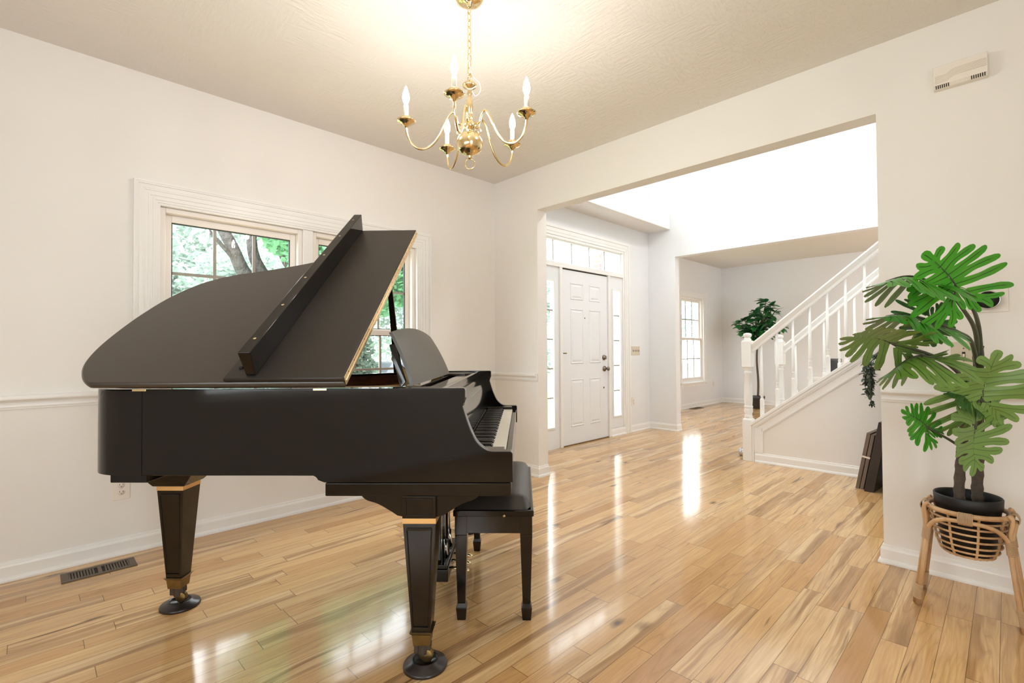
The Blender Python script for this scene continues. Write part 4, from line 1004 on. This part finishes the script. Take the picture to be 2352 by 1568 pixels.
def trunk(path, r):
    c = catmull([PL(p) for p in path], 10); n = len(c)
    return MB().tube(c, [r*(1.45-.5*i/n if i < n*.12 else 1.0-.12*i/n)*(1+.09*math.sin(i*1.9)) for i in range(n)], 12).build('trunk', M['bark'], pot)
trunk([(-.150, 2.855, .42), (-.158, 2.853, .50), (-.148, 2.857, .66), (-.136, 2.864, .78), (-.124, 2.871, .945)], .0195)
trunk([(-.098, 2.936, .42), (-.104, 2.936, .50), (-.097, 2.934, .70), (-.094, 2.934, .90), (-.090, 2.929, 1.13)], .0205)
def stalk(path, r0=.009, r1=.005):
    q = MB(); tubes(q, [PL(p) for p in path], r0, r1); return q.build('stalk', M['stem'], pot)
stalk([(-.092, 2.905, .80), (-.082, 2.90, .98), (-.082, 2.862, 1.13), (-.086, 2.79, 1.227), (-.1, 2.632, 1.291), (-.131, 2.456, 1.347)], .011, .006)
stalk([(-.095, 2.91, .95), (-.092, 2.876, 1.08), (-.094, 2.783, 1.191), (-.119, 2.656, 1.267), (-.167, 2.505, 1.355), (-.232, 2.409, 1.386)], .010, .005)
stalk([(-.094, 2.885, 1.05), (-.107, 2.77, 1.15), (-.14, 2.65, 1.186), (-.179, 2.553, 1.212), (-.232, 2.455, 1.232)], .009, .004)
stalk([(-.122, 2.85, .80), (-.116, 2.838, .916), (-.134, 2.719, 1.004), (-.197, 2.51, 1.087), (-.31, 2.293, 1.144)], .011, .005)
stalk([(-.124, 2.85, .82), (-.122, 2.833, .907), (-.145, 2.679, .993), (-.186, 2.522, 1.053), (-.23, 2.419, 1.091)], .010, .005)
stalk([(-.129, 2.846, .674), (-.165, 2.722, .732), (-.235, 2.564, .806)], .007, .004)
stalk([(-.092, 2.91, .72), (-.085, 2.829, .828), (-.079, 2.747, .916)], .009, .006)
stalk([(-.10, 2.90, .80), (-.10, 2.80, .862), (-.098, 2.74, .852), (-.098, 2.703, .796)], .008, .006)
CAMD = Vector((.7125, -.7015, 0)); UPV = Vector((0, 0, 1)); RGT = Vector((.7015, .7127, 0))
def leafx(base, tip, nrm, mat, **k): return split_leaf(PL(base), PL(tip), nrm, M[mat], pot, **k)
leafx((-.131, 2.456, 1.347), (-.211, 2.352, 1.474), CAMD+UPV*.08, 'leaf', fold=.06, droop=.06)
leafx((-.232, 2.409, 1.386), (-.372, 2.090, 1.392), UPV*1.0+CAMD*.12, 'leaf', size=.72, fold=.75, droop=.28, wide=.62)
leafx((-.232, 2.455, 1.232), (-.388, 2.120, 1.29), UPV*1.0+CAMD*.2, 'leaf', size=.70, fold=.8, droop=.25, wide=.58)
leafx((-.215, 2.575, 1.235), (-.200, 2.598, 1.125), CAMD*1.0-RGT*.3+UPV*.2, 'leaf_dark', fold=.35, droop=.2, wide=.8)
leafx((-.31, 2.293, 1.144), (-.438, 2.008, 1.20), UPV*.8-CAMD*.35, 'leaf_olive', size=.86, fold=.3, droop=.2, wide=.46)
leafx((-.23, 2.419, 1.091), (-.366, 2.111, 1.026), UPV*1.0-CAMD*.1, 'leaf_olive', size=.68, fold=1.1, droop=.25, wide=.60)
leafx((-.113, 2.742, .905), (-.188, 2.635, .985), CAMD*.5+UPV*.9, 'leaf_dark', size=.85, fold=.5, droop=.5, wide=.6)
leafx((-.235, 2.564, .806), (-.318, 2.395, .910), CAMD*.9+UPV*.45-RGT*.1, 'leaf', size=.68, fold=.15, droop=.1, wide=.62)
leafx((-.079, 2.747, .916), (.004, 2.712, 1.178), -CAMD*1.0+UPV*.1+RGT*.25, 'leaf_olive', size=.74, fold=.15, droop=-.15, wide=.78)
leafx((-.098, 2.703, .800), (-.103, 2.617, .590), -CAMD*.8+UPV*.35, 'leaf_olive', size=.86, fold=.22, droop=-.15, wide=.62)
leafx((-.075, 2.80, .93), (.022, 2.80, .78), CAMD*.35+UPV*.9, 'leaf_olive', size=.85, fold=.35, droop=.5, wide=.7)
# rattan stand
stn = thing('plant_stand', 'rattan plant stand with splayed cane legs under the black pot', 'plant stand', (SCX, SCY, 0))
def ring(r, z, rr, nm=None, q=None, seg=10):
    q = q or MB(); q.tube([(r*math.cos(2*PI*k/48), r*math.sin(2*PI*k/48), z) for k in range(48)], rr, seg, closed=True); return q
ring(.133, .430, .0105).build('top_ring', M['rattan'], stn)
bk_ = MB()
for r, z in ((.123, .400), (.120, .374), (.116, .347), (.111, .320), (.105, .293), (.096, .268), (.082, .246)): ring(r, z, .0046, q=bk_, seg=8)
for k in range(8):
    a = 2*PI*(k+.4)/8; bk_.tube(catmull([Vector((r*math.cos(a), r*math.sin(a), z)) for r, z in ((.129, .428), (.118, .39), (.112, .34), (.101, .285), (.080, .244), (.03, .240))], 4), .0048, 8)
for k in range(5):
    a = 2*PI*k/5+.2; bk_.tube([(.082*math.cos(a), .082*math.sin(a), .243), (-.082*math.cos(a+.9), -.082*math.sin(a+.9), .243)], .004, 6)
bk_.build('basket', M['rattan'], stn)
LA = [R(207.5), R(331), R(387), R(511)]
def cyl(a, r, z): return Vector((r*math.cos(a), r*math.sin(a), z))
for a in LA:
    lg = MB()
    for da, dr in ((-.06, 0), (.06, 0)):
        lg.tube([cyl(a+da, .190+dr, 0.0), cyl(a+da, .168+dr, .16), cyl(a+da*.9, .145+dr*.8, .34)], .0092, 10)
    leg = lg.build('leg', M['rattan'], stn)
    for z0, z1, r0, r1 in ((.028, .085, .1865, .1785), (.292, .345, .151, .1445)):
        w = MB(); nn = 15
        for k in range(nn):
            z = z0+(z1-z0)*k/(nn-1); r = r0+(r1-r0)*k/(nn-1); c = cyl(a, r, z); e1 = Vector((-math.sin(a), math.cos(a), 0)); e2 = Vector((math.cos(a), math.sin(a), 0))
            w.tube([c+e1*(.0215*math.cos(2*PI*j/14))+e2*(.0118*math.sin(2*PI*j/14)) for j in range(14)], (z1-z0)/(nn-1)*.56, 5, closed=True)
        w.build('wrap', M['twine'], leg)
LB = LA+[LA[0]+2*PI]
for i in range(4):           # bent arches between neighbouring legs
    a0, a1 = LB[i]+.05, LB[i+1]-.05
    pts = [cyl(a0, .146, .335)] + [cyl(a0+(a1-a0)*s_, .146, .335+.072*(1-abs(2*s_-1)**3.0)) for s_ in (.07, .16, .27, .39, .5, .61, .73, .84, .93)] + [cyl(a1, .146, .335)]
    MB().tube(catmull(pts, 4), .0088, 10).build('arch', M['rattan'], stn)
    am = (a0+a1)/2; w = MB()
    for k in range(13):
        aa = am+(k-6)*.024; c = cyl(aa, .1405, .4185); e2 = Vector((math.cos(aa), math.sin(aa), 0))
        w.tube([c+e2*(.0165*math.cos(2*PI*j/14))+Vector((0, 0, 1))*(.0245*math.sin(2*PI*j/14)) for j in range(14)], .0019, 5, closed=True)
    w.build('wrap', M['twine'], stn)
for a in LA:                 # inner hook canes from legs up to the ring
    MB().tube(catmull([cyl(a, .148, .33), cyl(a, .146, .37), cyl(a, .152, .405), cyl(a, .154, .432), cyl(a, .142, .443)], 5), .0078, 8).build('hook_cane', M['rattan'], stn)

# rubber tree in the living room
TX, TY = -3.298, 9.69
rt = thing('rubber_tree', 'small dark-leaved potted tree standing beyond the staircase', 'plant', (TX, TY, 0))
MB().lathe([(0, 0), (.085, 0), (.112, .19), (.122, .195), (.124, .235), (.112, .235), (.104, .19), (0, .19)], 30).build('pot', M['greydark'], rt)
random.seed(5)
tk = MB(); tubes(tk, [(0, 0, .18), (.01, .005, .5), (-.008, 0, .9), (.004, 0, 1.22), (-.005, 0, 1.34)], .02, .014, 8)
brs = []
for a, l, h in ((160, .27, .36), (215, .33, .30), (20, .30, .50), (50, .28, .62), (330, .32, .30), (110, .15, .55), (280, .2, .45), (35, .42, .22), (10, .16, .68), (225, .22, .12)):
    e = Vector((l*math.cos(R(a)), l*math.sin(R(a)), 1.30+h)); c = tubes(tk, [(0, 0, 1.27), (e.x*.45, e.y*.45, 1.28+h*.45), tuple(e)], .012, .006, 8); brs.append(c)
tk.build('trunk', M['bark'], rt)
lv = MB()
for c in brs:
    n = len(c)
    for i in range(int(n*.35), n):
        for q in range(2):
            a = random.uniform(0, 2*PI); d = Vector((math.cos(a), math.sin(a), random.uniform(-.35, .55)))
            leaflet(lv, c[i], d, Vector((random.uniform(-.3, .3), random.uniform(-.3, .3), 1)), random.uniform(.14, .20), random.uniform(.052, .070), random.uniform(.1, .5))
    for q in range(5):
        a = random.uniform(0, 2*PI); leaflet(lv, c[-1], Vector((math.cos(a), math.sin(a), random.uniform(-.1, 1.1))), Vector((0, 0, 1)), random.uniform(.12, .18), .055, .25)
lv.build('foliage', M['leaf_rubber'], rt)
o = MB().lathe([(0, 0), (.07, 0), (.09, .20), (.095, .205), (.095, .245), (.085, .245), (.08, .20), (0, .20)], 30).build('planter_pot', M['greydark'])
o.location = (-1.655, 7.7, .735); tag(o, 'dark planter pot standing on a white table beyond the stair railing', 'pot')
tb = thing('side_table', 'white side table beyond the stair railing, holding a dark pot', 'table', (-1.66, 7.7, 0))
box('table_top', (-.25, -.25, .70), (.25, .25, .735), M['trim'], tb, .004)
for sx in (-1, 1):
    for sy in (-1, 1): MB().taper((sx*.21, sy*.21, 0), .014, (sx*.21, sy*.21, .70), .022).build('leg', M['trim'], tb)

# ------------------------------------------------------------------ outdoors
GZ = -.75
def ground(): 
    o = box('ground', (-60, -30, GZ-.2), (-4.9, 60, GZ), M['lawn']); return struct(o)
ground()
struct(box('porch_slab', (-6.0, 3.2, GZ), (-3.80, 9.5, -.02), plain('porch_concrete', (196, 192, 186), 0.9)))
struct(box('road', (-19.5, -30, GZ), (-14.5, 60, GZ+.012), plain('pale_asphalt', (150, 150, 152), 0.9)))
tag(box('porch_pillar', (-5.42, 7.50, -.02), (-5.10, 7.86, 2.90), M['brick']), 'brick porch pillar seen through the transom above the front door', 'pillar')
def canopy(blobs, n, mat, parent, size=.16, name='foliage'):
    mb = MB()
    tot = sum(b[3]**2 for b in blobs)
    for bx, by, bz, br in blobs:
        for k in range(int(n*br*br/tot)):
            u = Vector((random.gauss(0, 1), random.gauss(0, 1), random.gauss(0, 1))).normalized()*br*random.random()**.45
            p = Vector((bx, by, bz))+Vector((u.x, u.y, u.z*.8)); a = Vector((random.gauss(0, 1), random.gauss(0, 1), random.gauss(0, .6))).normalized(); b = a.cross(Vector((random.gauss(0, 1), random.gauss(0, 1), random.gauss(0, 1)))).normalized()
            s = size*random.uniform(.6, 1.3); mb.add([p-a*s*.5, p+b*s*.28, p+a*s*.6, p-b*s*.28], [(0, 1, 2, 3)])
    return mb.build(name, mat, parent)
random.seed(3)
tA = thing('maple_tree', 'leaning many-limbed tree with bright green leaves outside the left window', 'tree', (-9.0, 3.75, GZ))
tk = MB()
tubes(tk, [(0, .1, 0), (0, .0, .8), (0, -.35, 2.0), (.05, -.65, 2.75)], .26, .17, 6, 10)
tubes(tk, [(.05, -.6, 2.6), (0, -1.15, 3.12), (.1, -1.42, 3.6), (0, -1.68, 4.3), (.2, -1.75, 5.2)], .135, .06, 6, 8)
tubes(tk, [(0, -.5, 2.4), (-.1, -.85, 3.15), (0, -1.08, 3.62), (-.3, -1.0, 4.6)], .13, .06, 6, 8)
tubes(tk, [(0, -.3, 2.0), (0, -.15, 2.9), (-.1, -.55, 3.6), (-.1, -.75, 4.6)], .12, .05, 6, 8)
tubes(tk, [(0, -.2, 1.8), (.1, .5, 2.9), (0, 1.1, 3.6), (.2, 1.9, 4.2)], .12, .04, 6, 8)
tubes(tk, [(0, -1.1, 3.1), (.2, -1.7, 3.7), (.3, -2.3, 4.3)], .04, .02, 6, 8)
tk.build('trunk', M['treebark'], tA)
canopy([(1.1, -.85, 3.75, .5), (1.2, -.45, 3.35, .55), (1.1, -1.05, 4.2, .42), (1.0, -.7, 4.5, .5), (.9, -.1, 3.9, .6), (.5, .6, 3.9, 1.0), (.8, 1.5, 3.6, 1.1), (-.4, 2.6, 3.8, 1.3), (.6, -.6, 4.3, .7), (-1.2, 1.0, 4.8, 1.3), (.2, 3.4, 3.2, 1.0), (-.5, -.6, 5.6, 1.1), (.6, .9, 2.9, .5), (.8, 3.9, 2.4, .8)], 40000, M['fol_a'], tA, .13)
def simple_tree(label, loc, h, blobs, n, mat, size=.2, nm='shade_tree'):
    o = thing(nm, label, 'tree', loc, 0, 'trees outside the windows'); q = MB(); tubes(q, [(0, 0, 0), (.1, .05, h*.4), (0, 0, h*.75)], .17, .08, 5, 8); q.build('trunk', M['treebark'], o); canopy(blobs, n, mat, o, size); return o
simple_tree('grey-green tree filling the left part of the left window view', (-13.4, .9, GZ), 5, [(0, 0, 4.2, 1.5), (.5, -.8, 3.0, 1.1), (.6, .5, 2.4, 1.0), (0, 1.0, 3.2, .9), (0, -1.5, 4.6, 1.4), (.3, .2, 5.4, 1.3)], 24000, M['fol_b'], .17)
simple_tree('pale tree standing behind the leaning maple outside', (-17.2, 5.0, GZ), 5, [(0, 0, 2.6, 1.3), (0, 1.2, 2.2, 1.1), (0, -1.3, 2.3, 1.2), (0, 0, 4.2, 1.6), (0, 2.4, 3.6, 1.5), (.2, 4.2, 4.2, 1.4)], 12000, M['fol_b'], .2)
simple_tree('pale tree outside the window of the far room', (-13.0, 25.5, GZ), 6, [(0, 0, 4.2, 2.2), (0, 2.2, 3.4, 1.6), (0, -2, 3.8, 1.8)], 1200, M['fol_b'], .3)
simple_tree('pale tree outside beyond the brick porch pillar', (-11.0, 13.6, GZ), 6, [(0, 0, 4.0, 1.2), (.2, 1.2, 4.5, 1.1), (0, -.9, 3.4, .9)], 2500, M['fol_b'], .2)
sh_ = thing('clipped_shrub', 'tall grey-green shrub outside the lower right window sash', 'shrub', (-7.0, 3.45, GZ))
canopy([(0, 0, .4, .45), (0, .02, .95, .45), (0, .05, 1.5, .42), (0, .0, 1.9, .36), (0, -.5, .5, .5), (0, -.45, 1.3, .5), (.1, -.35, 1.9, .45)], 22000, M['fol_c'], sh_, .075)
MB().tube([(0, 0, 0), (0, 0, 1.6)], .04, 8).build('trunk', M['treebark'], sh_)
hd = canopy([(-23.5, y, GZ+1.6, 2.2) for y in range(-10, 9, 2)]+[(-24, y, GZ+2.0, 2.4) for y in range(15, 40, 3)]+[(-26+(y % 3), y, GZ+4.6+(y % 4)*.5, 2.6) for y in range(-8, 19, 2)]+[(-27, y, GZ+7.6, 2.4) for y in range(-6, 18, 3)], 36000, M['fol_b'], None, .36, 'treeline'); tag(hd, 'distant pale belt of trees and hedge across the street', 'trees', None, 'stuff')
car = thing('car', 'dark parked car glimpsed across the street through the right window', 'car', (-16.8, 9.12, GZ+.012), R(0))
q = MB(); prof = [(0, .3), (-.02, .85), (.08, 1.0), (.36, 1.42), (.6, 1.49), (2.4, 1.47), (3.1, 1.06), (4.1, .98), (4.35, .72), (4.35, .3)]
q.prism([(-.88, y, z) for y, z in prof], (1.76, 0, 0)); q.build('body', M['car'], car, .06, 3)
q = MB(); q.prism([(.885, .42, 1.04), (.885, .60, 1.36), (.885, 2.30, 1.36), (.885, 2.85, 1.05)], (-1.77, 0, 0));  q.build('window', M['carglass'], car)
for y in (.85, 3.35):
    for x in (-.8, .8): MB().lathe([(0, -.1), (.31, -.1), (.33, -.06), (.33, .06), (.31, .1), (0, .1)], 24, (x, y, .33), 'x').build('wheel', M['rubber'], car)
